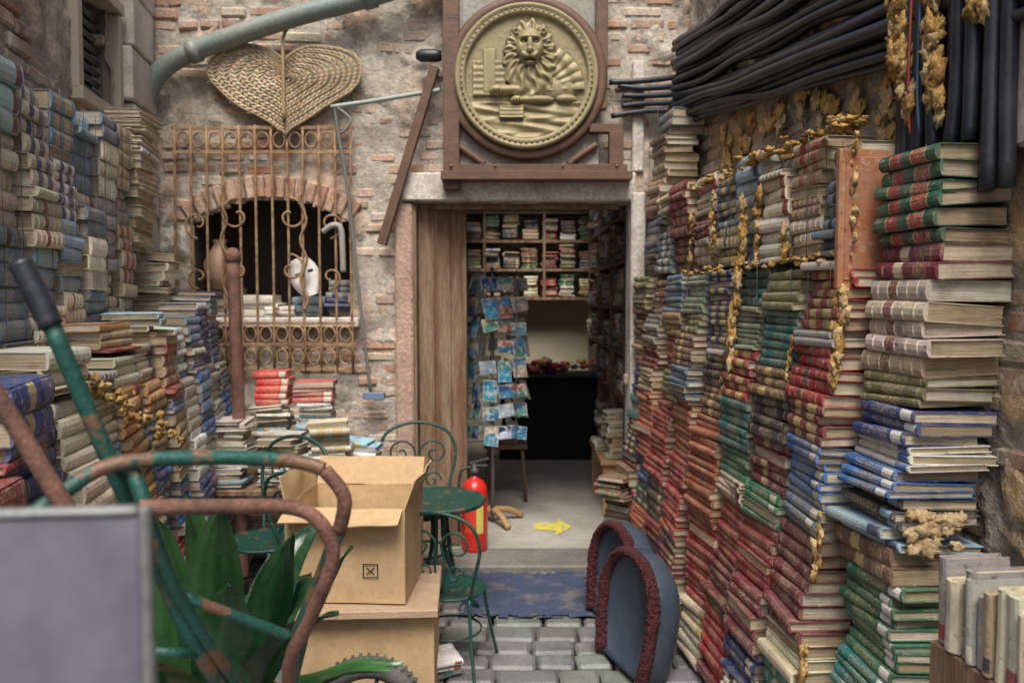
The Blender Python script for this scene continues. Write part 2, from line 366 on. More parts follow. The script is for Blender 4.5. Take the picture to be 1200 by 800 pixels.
# ------------------------------------------------------------------ brick walls
def brick_wall(prefix, p0, u, n, length, z0, z1, hole, parent, pl, colset, seed=0, step=.022, rowh=.072, nf=1.3, bias=None):
    u=Vector((*u,0)).normalized(); n=Vector((*n,0)).normalized(); p0=Vector((*p0,0)); sd=Vector((seed*7.3,seed*3.1,seed))
    P=lambda a,z,h: p0+u*a+n*h+Vector((0,0,z))
    def H(a,z):
        q=noise.fractal(Vector((a*nf,z*nf,0))+sd,.7,2,6); f=max(0,min(1,(q+pl+(bias(a,z) if bias else 0))*6))
        return f, -.009+f*.022+noise.noise(Vector((a*22,z*22,3))+sd)*.007+noise.noise(Vector((a*60,z*60,3)))*.0035+noise.noise(Vector((a*6,z*6,8)))*.008
    mb=MB(); nx=int(length/step); nz=int((z1-z0)/step); vs=[]; fl=[]
    for j in range(nz+1):
        for i in range(nx+1):
            a=i*step; z=z0+j*step; f,h=H(a,z); fl.append(f); vs.append(P(a,z,h))
    fs=[]; cs=[]
    mo=colset['mortar']; p1=colset['plaster']; p2=colset['plaster2']
    for j in range(nz):
        for i in range(nx):
            a=(i+.5)*step; z=z0+(j+.5)*step
            if hole(a,z): continue
            k=j*(nx+1)+i; fs.append([k,k+1,k+nx+2,k+nx+1]); f=fl[k]
            t=max(0,min(1,.5+noise.fractal(Vector((a*2.2,z*1.8,9))+sd,1,2,4)*1.8))
            g=1-.4*max(0,min(1,noise.fractal(Vector((a*5,z*2.4,21))+sd,.7,2,5)*2.2))
            pc=[(p1[q]*(1-t)+p2[q]*t)*g for q in range(3)]
            cs.append(tuple(mo[q]*(1-f)+pc[q]*f for q in range(3))+(1,))
    mb.add(vs,fs,cs,0,True); mb.obj(prefix+"_plaster",[PLASTER],parent)
    mb=MB(); z=z0; r=0
    while z<z1:
        a=-R.uniform(0,.24)
        while a<length:
            l=R.choice([.24,.25,.22,.13,.17]) ; ac=a+l/2; zc=z+rowh/2+.012*noise.noise(Vector((ac*1.5,z*2,4)))
            if 0<ac<length and not hole(ac,zc) and not hole(ac-l*.35,zc) and not hole(ac+l*.35,zc) and H(ac,zc)[0]<.97 and R.random()>.08:
                hh=R.uniform(-.012,.008)+noise.noise(Vector((ac,zc,5)))*.009
                M=Matrix.Translation(P(ac,zc+R.uniform(-.004,.004),hh-.04))@Matrix.Rotation(math.atan2(u.y,u.x)+R.gauss(0,.022),4,'Z')@Matrix.Rotation(R.gauss(0,.025),4,'Y')@Matrix.Rotation(R.gauss(0,.035),4,'X')
                mb.box((0,0,0),(l-R.uniform(.008,.022),.08,rowh-R.uniform(.006,.022)),M,(*jc(R.choice(colset['brick']),.2),1),0,b=.010)
            a+=l+.002
        z+=rowh; r+=1
    mb.obj(prefix+"_bricks",[BRICK],parent)
house=empty("brick_house",(0,4.9,0))
pinks=[(.50,.32,.23),(.56,.38,.28),(.44,.25,.17),(.58,.48,.37),(.62,.53,.41),(.42,.31,.23),(.48,.24,.15),(.58,.43,.32),(.38,.22,.16)]
cset=dict(mortar=(.56,.51,.43),plaster=(.66,.60,.50),plaster2=(.60,.44,.33),brick=pinks)
def hback(a,z):
    x=a-2.45
    if -.60<x<.71 and z<2.21: return True
    if -1.95<x<-1.0 and 1.5<z<2.08+.15*(1-((x+1.475)/.475)**2): return True
    return False
def bback(a,z):
    x=a-2.45
    return .10*math.exp(-((x+.80)/.25)**2)+.08*math.exp(-((x+1.9)/.35)**2-((z-2.9)/.5)**2)-.14*math.exp(-((x+1.5)/.6)**2-((z-2.5)/.35)**2)
brick_wall("facade",(-2.45,4.9),(1,0),(0,-1),3.75,0,4.0,hback,house,-.035,cset,1,nf=2.6,bias=bback)
mb=MB()
for x0,x1,za,zb in [(-2.5,-1.95,0,4),(-1.0,-.62,0,4),(-1.95,-1.0,0,1.48),(-1.95,-1.0,2.26,4),(-.62,.73,2.23,4),(.73,1.4,0,4)]:
    mb.box(((x0+x1)/2,5.07,(za+zb)/2),(x1-x0-.002,.26,zb-za),b=.001)
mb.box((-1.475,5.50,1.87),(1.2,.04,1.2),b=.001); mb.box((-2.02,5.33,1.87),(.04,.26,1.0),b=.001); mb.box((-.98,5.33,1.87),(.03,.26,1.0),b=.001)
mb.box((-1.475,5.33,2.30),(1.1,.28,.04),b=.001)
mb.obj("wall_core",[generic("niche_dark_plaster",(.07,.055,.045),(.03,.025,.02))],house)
mb=MB()
for i in range(17):
    t=-1+2*i/16; x=-1.475+t*.50; z=2.15+.155*(1-t*t)
    mb.box((x,4.925+R.uniform(-.006,.008),z+R.uniform(-.006,.006)),(.050,.11,R.uniform(.12,.145)),Matrix.Rotation(t*.55+R.gauss(0,.02),4,'Y'),(*jc((.48,.27,.18),.22),1),b=.008)
mb.obj("window_arch",[BRICK],house)
mb=MB(); mb.box((-1.475,5.06,1.475),(1.08,.46,.06),b=.008)
mb.box((.04,4.95,2.295),(1.42,.24,.17),b=.01)
mb.box((.765,4.93,1.13),(.09,.22,2.26),b=.01); mb.box((.765,4.91,2.72),(.07,.1,.66),b=.008)
mb.obj("stone_trim",[generic("pale_lintel",(.66,.61,.55),(.32,.26,.21),7,.44,.66,.75,.8,bs=50,bst=.6,fine=.45)],house)
mb=MB(); mb.box((-.66,4.90,1.12),(.11,.10,2.16),col=(.58,.40,.31,1),b=.012); mb.obj("door_jamb",[PLASTER],house)
mb=MB()
for i in range(3):
    t=(i+.5)/3; mb.box((-.585+.29*t,4.96+.13*t,1.10),(.104,.035,2.17),Matrix.Rotation(math.atan2(.13,.29),4,'Z'),b=.004)
mb.box((-.60,4.93,1.10),(.03,.10,2.18)); mb.box((.04,4.98,2.19),(1.25,.06,.03))
mb.obj("plank_door",[WOOD],house)
mb=MB()
mb.box((-.97,7.1,1.4),(.06,3.8,2.8)); mb.box((1.22,7.1,1.4),(.06,3.8,2.8)); mb.box((.1,9.05,1.4),(2.4,.06,2.8))
mb.box((.1,6.15,2.83),(2.4,1.9,.05)); mb.box((.1,8.70,2.83),(2.4,.7,.05)); mb.box((-.65,7.7,2.83),(.7,1.28,.05)); mb.box((.98,7.7,2.83),(.54,1.28,.05))  # ceiling pieces around a made-up roof opening, added to let sky light in
mb.obj("shop_room_walls",[CREAM],house)
mb=MB(); mb.box((.1,7.0,.0),(2.5,4.1,.05),b=.002); mb.obj("shop_floor",[CONC],house)
mb=MB(); mb.box((.05,4.78,.01),(1.30,.34,.075),b=.012); mb.obj("threshold",[generic("dark_sill_stone",(.20,.19,.17),(.10,.09,.08))],house)
mb=MB(); z=.0292
mb.add([(.14,5.42,z),(.30,5.38,z),(.30,5.28,z),(.42,5.48,z),(.33,5.68,z),(.32,5.57,z),(.16,5.58,z)],[[0,1,2,3,4,5,6]],(1,1,1,1)); mb.obj("painted_floor_arrow",[YEL])

wr=empty("brick_wall",(1.3,2.5,0)); no=lambda a,z: False
rset=dict(mortar=(.38,.33,.27),plaster=(.46,.40,.33),plaster2=(.56,.37,.17),brick=[(.34,.19,.12),(.30,.20,.14),(.38,.27,.19),(.26,.16,.11)])
brick_wall("right",(1.54-.02,.3),(-.1,1),(-1,-.1),4.75,0,3.9,no,wr,.04,rset,4,nf=2.0)
mb=MB(); mb.box((1.42,2.6,1.95),(.12,4.9,3.9),Matrix.Rotation(.0997,4,'Z'),b=.002); mb.obj("right_wall_core",[STONE],wr)
mb=MB(); mb.box((1.318,1.97,2.95),(.09,.13,1.9),Matrix.Rotation(.1,4,'Z'),b=.01); mb.obj("stone_pier",[STONE],wr)
wl=empty("brick_wall",(-1.9,3.5,0))
lset=dict(mortar=(.36,.30,.23),plaster=(.48,.40,.32),plaster2=(.46,.33,.24),brick=[(.34,.18,.12),(.29,.17,.12),(.38,.25,.18),(.24,.15,.11)])
hl=lambda a,z: (3.80<a+.8<4.32 and 2.6<z<3.15)
brick_wall("left",(-1.456-.16*.8,.8),(-.16,1),(1,.16),4.25,0,3.9,hl,wl,-.12,lset,8)
mb=MB()
LM=Matrix.Rotation(.1587,4,'Z')
def wl_pt(d,off=0): return (-1.456-.16*d-off, d)
for a,b,za,zb in [(.8,3.78,0,3.9),(4.34,5.0,0,3.9),(3.78,4.34,0,2.6),(3.78,4.34,3.16,3.9)]:
    c=(a+b)/2; mb.box((wl_pt(c,.16)[0],c,(za+zb)/2),(.22,(b-a)*1.01,zb-za),LM,b=.002)
mb.obj("left_wall_core",[STONE],wl)
mb=MB(); c=4.06
mb.box((wl_pt(c,.12)[0],c,2.87),(.03,.54,.56),LM,(.02,.02,.02,1))
for zz in (2.58,3.17): mb.box((wl_pt(c,-.01)[0],c,zz),(.10,.64,.06),LM,(.36,.31,.24,1))
for q in (3.77,4.35): mb.box((wl_pt(q,0)[0],q,2.87),(.09,.06,.53),LM,(.36,.31,.24,1))
for i in range(9): mb.box((wl_pt(c,.07)[0],c,2.64+i*.056),(.03,.50,.03),LM@Matrix.Rotation(.5,4,'Y'),(.06,.07,.07,1))
mb.obj("shuttered_window",[ATTR],wl)
mb=MB()
for i in range(13):
    mb.box((wl_pt(4.62,-.03)[0],4.62,.15+i*.30),(.12,.40+.08*(i%2),.29),LM,b=.012)
mb.obj("corner_quoins",[STONE],wl)

# ------------------------------------------------------------------ ground
mb=MB(); mb.add([(-60,-60,-.05),(60,-60,-.05),(60,60,-.05),(-60,60,-.05)],[[0,1,2,3]]); mb.obj("ground",[SOIL])
mb=MB(); y=-.6
while y<4.58:
    h=R.uniform(.13,.17); x=-2.4-R.uniform(0,.2)
    while x<1.6:
        w=R.uniform(.15,.27)
        M=Matrix.Rotation(R.gauss(0,.03),4,'Z')@Matrix.Rotation(R.gauss(0,.015),4,'X')@Matrix.Rotation(R.gauss(0,.015),4,'Y')
        mb.box((x+w/2,y+h/2,-.03+R.uniform(-.005,.005)),(w-R.uniform(.008,.018),h-R.uniform(.008,.018),.07),M,(*jc((.22,.217,.21),.25),1),b=.014)
        x+=w
    y+=h
mb.obj("stone_pavement",[PAVER])
mb=MB(); vs=[];fs=[];nx,ny=50,46
for j in range(ny+1):
    for i in range(nx+1):
        x=-.27+.70*i/nx; y=3.93+.66*j/ny
        e=min(i,nx-i,j,ny-j); ex=.02*noise.noise(Vector((x*9,y*9,0)))*(1 if e<4 else .3)
        vs.append((x+ex,y+ex,.018+.008*noise.noise(Vector((x*6,y*6,2)))+.004*noise.noise(Vector((x*20,y*20,2)))))
for j in range(ny):
    for i in range(nx):
        if min(i,nx-1-i,j,ny-1-j)<2 and noise.noise(Vector((i*.35,j*.35,5)))>.15: continue
        k=j*(nx+1)+i; fs.append([k,k+1,k+nx+2,k+nx+1])
mb.add(vs,fs,smooth=True); mb.obj("door_mat",[MAT])

# ------------------------------------------------------------------ facade fixtures
mb=MB()
for i in range(12):
    x=-2.03+i*.0964
    mb.tube([(x,4.835,1.17),(x+R.gauss(0,.006),4.83,1.9),(x,4.835,2.66)],.0085,seg=6,res=3)
for z in (2.645,2.50,1.47,1.34,1.19): mb.box((-1.5,4.835,z),(1.10,.012,.022),b=.002)
def spiral(c,r0,turns,a0,sgn=1,y=4.825):
    return [(c[0]+r0*(1-k/14)*math.cos(a0+sgn*turns*2*PI*k/14), y, c[1]+r0*(1-k/14)*math.sin(a0+sgn*turns*2*PI*k/14)) for k in range(13)]
for i in range(11):
    x=-1.98+i*.0964
    for z in (2.572,1.405,1.265): mb.tube([(x+.035*math.cos(a*PI/4),4.83,z+.045*math.sin(a*PI/4)) for a in range(8)],.006,seg=5,res=2,cyc=True)
for sx in (-1,1):
    for cz_,r in ((2.12,.11),(1.80,.09)):
        mb.tube(spiral((-1.5+sx*.16,cz_),r,1.2,PI/2,-sx),.008,seg=6,res=3)
        mb.tube(spiral((-1.5+sx*.40,cz_-.05),r*.8,1.2,-PI/2,sx),.007,seg=6,res=3)
for x in (-1.74,-1.26): mb.tube([(x+.020*math.sin(k*1.3),4.82,1.55+k*.05) for k in range(15)],.008,seg=6,res=3)
mb.obj("wrought_iron_window_grille",[GRILL])
mb=MB(); stack("x",(-1.30,5.02),PI/2,1.63,1.51,.22,(),('white','sky','cream','slate'),W=.16,mb=mb,jit=3)
stack("x",(-1.08,5.04),PI/2,1.74,1.51,.2,(),('grey','cream','navy'),W=.16,mb=mb,jit=3)
stack("x",(-1.60,5.00),PI/2,1.64,1.51,.26,(),('slate','tan','white','blue'),W=.16,mb=mb,jit=3)
stack("x",(-1.84,5.03),PI/2,1.68,1.51,.2,(),('white','cream','sky'),W=.16,mb=mb,jit=3)
stack("x",(-1.45,4.96),PI/2,1.57,1.51,.2,(),('white','white','sky'),W=.16,mb=mb,jit=4,tm=.5)
mb.obj("window_sill_books",[COVER,PAGE])
def mask(loc,M2,name):
    mb=MB(); vs=[];fs=[];n1,n2=14,16
    for j in range(n1+1):
        for i in range(n2+1):
            u=-1+2*i/n2; v=-1+2*j/n1
            wd=.085*math.sqrt(max(0,1-.75*v*v))*(1-.15*(v<0)*abs(v)); dep=.05*math.sqrt(max(0,1-min(1,u*u*.9)))
            nose=.035*math.exp(-(u/.16)**2-((v+.05)/.28)**2)
            vs.append((u*wd,-dep-nose,v*.11))
    for j in range(n1):
        for i in range(n2):
            u=-1+2*(i+.5)/n2; v=-1+2*(j+.5)/n1
            if ((abs(u)-.42)/.2)**2+((v-.22)/.12)**2<1: continue
            k=j*(n2+1)+i; fs.append([k,k+1,k+n2+2,k+n2+1])
    mb.add(vs,fs,(.85,.83,.79,1),0,True,Matrix.Translation(loc)@M2)
    mb.obj(name,[ATTR])
mask((-1.28,4.93,1.75),Matrix.Rotation(-.35,4,'Y')@Matrix.Rotation(.3,4,'Z')@Matrix.Scale(1.1,4),"carnival_mask")
mb=MB(); mb.lathe([(.001,0),(.06,.0),(.09,.07),(.10,.16),(.06,.24),(.035,.28),(.05,.31)],(-1.84,5.02,1.68),20,(.36,.24,.16,1)); mb.obj("clay_vase",[ATTR])
mb=MB(); mb.tube([(-1.14,4.81,2.02),(-1.08,4.80,2.06),(-1.03,4.80,2.04),(-1.02,4.80,1.9),(-1.02,4.81,1.78)],.018,(.34,.32,.29,1),seg=12); mb.obj("elbow_pipe",[ATTR])

# woven palm fan (heart)
mb=MB(); hc=Vector((-1.36,4.83,2.925))
def heart(t,s):
    x=16*math.sin(t)**3; z=13*math.cos(t)-4.2*math.cos(2*t)-2*math.cos(3*t)-math.cos(4*t)
    w_=1+.03*math.sin(t*5+1)+.02*math.sin(t*11)
    return Vector((x/16*.46*s*w_,0,(z/17*.325*w_-.02)*s))
N=90; rings=[1-.072*k for k in range(14)]
vs=[hc+heart(2*PI*i/N,1.0) for i in range(N)]+[hc+Vector((0,.012,-.02))]
mb.add(vs,[[i,(i+1)%N,N] for i in range(N)],(.32,.23,.13,1))
for k in range(len(rings)-1):
    n=int(N*max(.25,rings[k]))
    for i in range(n):
        t0=2*PI*i/n; dt=2*PI/n*(.95 if k%2 else -.95)
        a=hc+heart(t0,rings[k]); b=hc+heart(t0+2*PI/n*.85,rings[k]); c=hc+heart(t0+dt+2*PI/n*.85,rings[k+1]-.01); d=hc+heart(t0+dt,rings[k+1]-.01)
        o=Vector((0,-.012-.010*(1-abs(rings[k]-.5)),0)); o2=o+Vector((0,-.009,0))
        mid=(a+d)/2+o2; mid2=(b+c)/2+o
        mb.add([a+o,b+o,c+o,d+o,mid,mid2],[[0,1,5,4],[4,5,2,3]],(*jc((.56,.45,.30),.22),1))
for i in range(110):
    t=R.uniform(0,2*PI); a=hc+heart(t,.97); b=hc+heart(t+R.gauss(0,.05),R.uniform(1.01,1.07)); mb.tube([a+Vector((0,-.012,0)),b+Vector((0,-.012+R.gauss(0,.006),0))],.004,(.50,.39,.24,1),seg=4,res=1)
mb.tube([hc+heart(2*PI*i/40,1.0)+Vector((0,-.012,0)) for i in range(40)],.009,(.50,.38,.23,1),0,6,1,True)
mb.tube([hc+Vector((0,-.03,-.24)),hc+Vector((.0,-.035,.1)),hc+Vector((.0,-.03,.23)),hc+Vector((.03,-.02,.31))],.011,(.42,.3,.17,1))
mb.obj("woven_heart_fan",[WICKER])

# lion medallion
cx,cy,cz=.085,4.76,2.925; lion=empty("lion_medallion",(cx,4.78,cz)); KS=.93
def ell(x,z,a,b,rx,rz,amp): 
    q=1-((x-a)/rx)**2-((z-b)/rz)**2; return amp*math.sqrt(q) if q>0 else 0
def relief(x,z):
    h=.002*noise.noise(Vector((x*30,z*30,1)))
    if -.34<x<-.13 and -.12<z<.10:
        h=max(h,.016+.003*(math.sin(z*160)>0))
        if z>.07 and math.sin((x)*110)>0: h=.004
    if -.27<x<-.20 and -.1<z<.17: h=max(h,.022)
    if z<-.16: h=max(h,.010+.004*math.sin(x*22+math.sin(z*60)*2)+.005*math.sin(z*95+x*14))
    h=max(h,ell(x,z,.20,-.07,.13,.08,.030))
    # wing: feathers sweeping to the right behind the mane
    wx,wz=x-.06,z+.10; a=math.atan2(wz,wx); rr=math.hypot(wx,wz)
    if .05<a<1.1 and rr<.31: h=max(h,.020+.008*abs(math.sin(a*14))+.004*math.cos(rr*70))
    # mane
    fx=.02; dx,dz=x-fx,z-.16; a=math.atan2(dx,dz)
    mr=math.hypot(dx/(.165),(z-.09)/(.255)); lim=1+.05*math.sin(a*15)
    if mr<lim:
        rr=math.hypot(dx,dz)
        h=max(h,.022+.030*math.sqrt(max(0,1-(mr/lim)**2))+.0065*math.sin(a*15+2.2*math.sin(rr*34))+.003*math.sin(a*31+rr*20))
    # face
    q=1-(dx/.088)**2-((z-.170)/.118)**2
    if q>0:
        f=.046+.040*min(1,q*1.8)**.7; ax=abs(dx)
        f+=ell(ax,z,.036,.226,.036,.013,.013)                      # brow
        f-=ell(ax,z,.038,.198,.026,.015,.020); f+=ell(ax,z,.038,.198,.012,.009,.013)   # eye
        f+=ell(dx,z,0,.178,.019,.062,.014)                         # bridge
        f+=ell(dx,z,0,.140,.034,.018,.016)                         # nose
        f-=ell(ax,z,.016,.135,.007,.005,.012)
        f+=ell(ax,z,.027,.112,.031,.024,.014)                      # muzzle
        f-=ell(dx,z,0,.085,.044,.011,.024)                         # mouth
        f+=ell(dx,z,0,.064,.030,.016,.012)                         # chin
        f+=ell(ax,z,.068,.150,.020,.034,.006)
        h=max(h,f)
    for s in (-1,1): h=max(h,ell(x,z,fx+s*.085,.272,.026,.028,.062)-ell(x,z,fx+s*.085,.270,.012,.014,.02))
    h=max(h,ell(x,z,-.10,-.085,.12,.034,.05),ell(x,z,-.19,-.09,.048,.036,.060),ell(x,z,.05,-.145,.13,.030,.048),ell(x,z,-.06,-.15,.045,.03,.058),ell(x,z,.25,-.14,.07,.030,.04))
    if -.17<x<-.02 and -.26<z<-.185: h=max(h,.028+.006*abs(x+.095)/.07+.002*(math.sin(z*260)>0))
    for q in range(3):
        h-=ell(x,z,-.21+q*.018,-.105,.004,.02,.015)+ell(x,z,-.08+q*.018,-.16,.004,.018,.015)
    return h
mb=MB(); Rr=.395; G=220; vs=[];ids={};fs=[];cs=[]; hs={}
for j in range(G+1):
    for i in range(G+1):
        x=-Rr+2*Rr*i/G; z=-Rr+2*Rr*j/G; r=math.hypot(x,z)
        if r<Rr+.006:
            h=relief(x,z); ids[(i,j)]=len(vs); hs[(i,j)]=h; vs.append((cx+x*KS,cy-h,cz+z*KS))
for j in range(G):
    for i in range(G):
        k=[(i,j),(i+1,j),(i+1,j+1),(i,j+1)]
        if all(q in ids for q in k):
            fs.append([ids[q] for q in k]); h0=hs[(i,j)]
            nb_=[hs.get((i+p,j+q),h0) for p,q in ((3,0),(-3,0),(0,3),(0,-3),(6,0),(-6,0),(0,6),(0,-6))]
            cav=max(-1,min(1,(sum(nb_)/8-h0)/.010)); t=.86-.34*cav   # recess shade painted into the colour: hollows darker, ridges lighter
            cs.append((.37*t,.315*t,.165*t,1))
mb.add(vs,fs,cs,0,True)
MR=Matrix.Rotation(PI/2,4,'X')@Matrix.Scale(KS,4)
mb.lathe([(.385,0),(.39,.028),(.405,.04),(.418,.028),(.425,.03),(.44,.045),(.455,.03),(.457,-.02)],(cx,cy,cz),96,(.34,.29,.16,1),M=MR)
for i in range(72):
    a=2*PI*i/72; mb.blob((cx+.413*KS*math.cos(a),cy-.034,cz+.413*KS*math.sin(a)),.008,(.34,.29,.16,1),seg=6,rings=4,amp=0)
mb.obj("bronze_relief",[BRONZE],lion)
mb=MB(); mb.lathe([(.445,.0),(.452,.02),(.50,.02),(.515,.008),(.515,-.07)],(cx,cy+.015,cz),96,M=MR)
mb.box((-.36,4.80,3.10),(.095,.09,1.66)); mb.box((.145,4.775,2.345),(1.13,.13,.05)); mb.box((.145,4.80,2.395),(1.08,.08,.045))
mb.box((.62,4.80,2.51),(.085,.08,.20)); mb.box((.56,4.80,2.63),(.20,.075,.05))
mb.box((.53,4.805,3.22),(.07,.07,.95))
for s in (-1,1): mb.tube([(cx+s*.25,4.80,2.42),(cx+s*.33,4.80,2.48),(cx+s*.42,4.80,2.54)],.022,seg=8)
for x in (-.36,.62,-.1,.3): mb.blob((x,4.735,2.40),.012,(.1,.1,.1,1),amp=0,seg=8,rings=5)
mb.obj("timber_frame",[WOODH],lion)
mb=MB(); mb.box((.10,4.845,3.1),(.84,.04,1.42),b=.003); mb.obj("backing_board",[generic("grey_backing",(.38,.37,.33),(.20,.17,.13),6,bs=40,bst=.6,fine=.4)],lion)

mb=MB(); mb.tube([(-2.20,4.80,2.66),(-2.19,4.80,2.78),(-2.11,4.79,2.94),(-1.91,4.78,3.07),(-1.34,4.77,3.26),(-.88,4.77,3.38),(-.40,4.77,3.52)],.058,seg=16,res=8)
for p,q in (((-1.91,4.78,3.07),(-1.85,4.78,3.09)),((-.88,4.77,3.38),(-.80,4.77,3.40))): mb.tube([p,q],.068,seg=16,res=1)
mb.obj("drain_pipe",[PIPEG])
mb=MB(); mb.box((-.62,4.80,2.47),(.055,.06,1.10),Matrix.Rotation(.30,4,'Y'),b=.005); mb.obj("timber_brace",[WOODH])
mb=MB(); mb.tube([(-1.08,4.80,2.76),(-.8,4.80,2.80),(-.43,4.80,2.86)],.014,(.36,.43,.38,1)); mb.tube([(-1.06,4.80,2.77),(-1.04,4.81,2.6),(-.99,4.81,2.29),(-.92,4.81,1.6),(-.86,4.81,1.04)],.010,(.16,.17,.16,1))
mb.tube([(-1.06,4.80,2.77),(-.96,4.79,2.68),(-1.02,4.8,2.60)],.008,(.2,.2,.2,1))
mb.box((-.84,4.81,1.03),(.13,.05,.045),col=(.16,.22,.33,1)); mb.obj("wall_conduit",[ATTR])
mb=MB(); mb.tube([(-1.47,4.25,.03),(-1.475,4.26,.9),(-1.50,4.28,1.86)],.034,seg=14); mb.lathe([(.0,.035),(.022,.03),(.036,.012),(.042,0),(.042,-.04),(.034,-.045)],(-1.50,4.28,1.86),16)
mb.lathe([(.036,-.03),(.041,-.025),(.041,.025),(.036,.03)],(-1.474,4.259,.85),16)
mb.obj("iron_standpipe",[RUST])
mb=MB(); mb.lathe([(0,0),(.03,.0),(.038,.03),(.038,.12),(.022,.15),(0,.15)],(-.42,4.80,3.06),14,M=Matrix.Rotation(-PI/2,4,'Y'))
for k in range(5): mb.tube([(.58+R.uniform(0,.1),4.86,2.72+.055*k+R.uniform(-.02,.02)),(.80,4.82,2.74+.045*k),(1.02,4.72,2.72+.05*k)],.017,seg=8)
for k in range(14):
    z0=2.66+.036*k; z1=2.37+.044*k
    for lay in range(2):
        if lay and k%3==1: continue
        pts=[]
        for i in range(9):
            t=i/8; d=4.72-t*3.3; wx=1.54-.1*d-.045-.034*lay-.008*(k%3)
            pts.append((wx+R.gauss(0,.006)-(.03 if i==0 else 0), d, z0+(z1-z0)*t*1.45+.015*lay+R.gauss(0,.010)))
        mb.tube(pts,R.choice([.017,.021,.024]),seg=8,res=4)
mb.obj("cable_bundle",[BLACKC])
mb=MB()
for k in range(13):
    d=2.475-k*.038; wx=1.54-.1*d-.09-.022*(k%2)
    mb.tube([(wx,d,1.90 if d>2.38 or d<2.1 else 2.04),(wx+R.gauss(0,.006),d+R.gauss(0,.008),2.3),(wx,d,3.1)],.021,(.02,.02,.02,1),0,8,4)
for k,cc in ((2,(.35,.05,.03,1)),(3,(.06,.13,.25,1))):
    d=2.455-k*.044; mb.tube([(1.54-.1*d-.13,d,2.1),(1.54-.1*d-.135,d+.01,2.3),(1.54-.1*d-.125,d,3.0)],.004,cc,1,6,4)
mb.obj("vertical_conduits",[BLACKC,ATTR])

# ------------------------------------------------------------------ foam
foamc=[(.72,.46,.15,1),(.66,.38,.11,1),(.78,.57,.28,1)]
mb=MB()
def seam(d,za,zb,dens,r,off=0,lean=-.085,zt=1.75,th=-.15):
    z=za
    while z<zb:
        x=RX(d)+off+(lean*(zt-z) if z<zt else .015)
        if noise.noise(Vector((d*9,z*5,0)))>th: mb.blob((x+R.uniform(-.010,.006),d+R.gauss(0,.012),z),r*R.uniform(.5,1.4),R.choice(foamc),sq=(.6,R.uniform(.6,1.3),R.uniform(.9,1.7)),amp=1.0,fr=2.4,seg=11,rings=8)
        z+=dens*R.uniform(.6,1.4)
seam(2.40,1.25,1.75,.012,.018); seam(2.40,1.75,2.12,.02,.012); seam(3.22,1.35,2.15,.012,.017,-.01,th=-.2); seam(3.3,.9,1.4,.02,.010,th=.05); seam(2.7,.8,1.7,.02,.009,th=.08); seam(3.6,1.5,2.1,.02,.014,th=0); seam(3.1,1.78,2.17,.018,.018); seam(2.39,.3,1.2,.018,.014,th=-.05); seam(3.9,1.7,2.1,.024,.014,th=0); seam(2.86,1.78,2.15,.02,.015,th=0)
for dc,zc,nn,sp in ((2.45,2.44,26,.05),(2.42,2.33,14,.03),(2.28,2.36,26,.06),(2.26,2.24,12,.04),(2.10,2.42,16,.04),(2.38,2.20,8,.03)):
    for k in range(nn):
        d=dc+R.gauss(0,.016); z=zc+R.gauss(0,sp); mb.blob((1.54-.1*d-.128+R.uniform(-.012,.012),d,z),R.uniform(.011,.027),R.choice(foamc),sq=(.7,.9,1.4),amp=1.0,fr=2.5,seg=12,rings=9)
for k in range(90):
    d=R.uniform(2.5,4.2); z=R.uniform(2.12,2.48); mb.blob((1.54-.1*d-.018,d,z),R.uniform(.010,.045),R.choice(foamc),sq=(.3,1.2,1.1),amp=1.2)
for k in range(110):
    d=R.uniform(2.45,4.2); mb.blob((RX(d)+R.uniform(.01,.12),d,2.18+R.uniform(-.03,.02)),R.uniform(.008,.025),R.choice(foamc),sq=(1.2,1.2,.5),amp=1.1)
for k in range(60):
    d=R.uniform(2.42,4.0); mb.blob((RX(d)+R.uniform(-.01,.02),d,1.752+R.uniform(-.015,.012)),R.uniform(.005,.015),R.choice(foamc),sq=(1,1.5,.7),amp=1.1)
for k in range(22): mb.blob((1.12+R.uniform(-.06,.07),2.085,.99+R.uniform(-.05,.055)),R.uniform(.014,.028),(.66,.50,.28,1),sq=(1.1,.4,.9),amp=.9,seg=14,rings=10)
mb.obj("expanding_foam",[FOAM])
mb=MB()
for k in range(60): mb.blob((LLX(2.6)+R.uniform(-.07,.02),2.6+k*.010+R.uniform(-.02,.02),1.36-k*.005+R.uniform(-.025,.02)),R.uniform(.006,.016),R.choice(foamc),amp=1.1)
mb.obj("expanding_foam",[FOAM])

# ------------------------------------------------------------------ shop interior
sh=empty("bookshelf",(.1,8.75,0)); mb=MB()
for z in (1.62,1.93,2.24,2.55): mb.box((.0,8.80,z),(1.9,.28,.03))
for x in (-.9,-.3,.35,.92): mb.box((x,8.80,2.1),(.03,.29,1.0))
mb.obj("shelf_boards",[WOOD],sh)
mb=MB(); ip=('brown','crimson','olive','cream','white','black','tan','green','slate')
for z in (1.64,1.95,2.26):
    for k in range(9): stack("x",(-.83+k*.205,8.68),PI/2,z+R.uniform(.16,.27),z,.17,(),ip,W=.18,mb=mb,jit=2,flip=.1,tm=.8)
mb.obj("shelf_books",[COVER,PAGE],sh)
sh=empty("bookshelf",(1.0,6.6,0)); mb=MB()
for z in (.35,.85,1.2,1.55,1.9,2.25,2.6): mb.box((.98,7.2,z),(.30,2.8,.03))
for y in (5.82,6.7,7.6,8.58): mb.box((.98,y,1.35),(.31,.03,2.6))
mb.obj("shelf_boards",[WOOD],sh)
mb=MB()
for z in (.37,.87,1.22,1.57,1.92,2.27):
    for k in range(10): stack("x",(.82+R.uniform(0,.03),5.98+k*.27),0,z+R.uniform(.18,.30),z,.22,(),ip,W=.2,mb=mb,jit=2,flip=.3,tm=1.1)
mb.obj("shelf_books",[COVER,PAGE],sh)
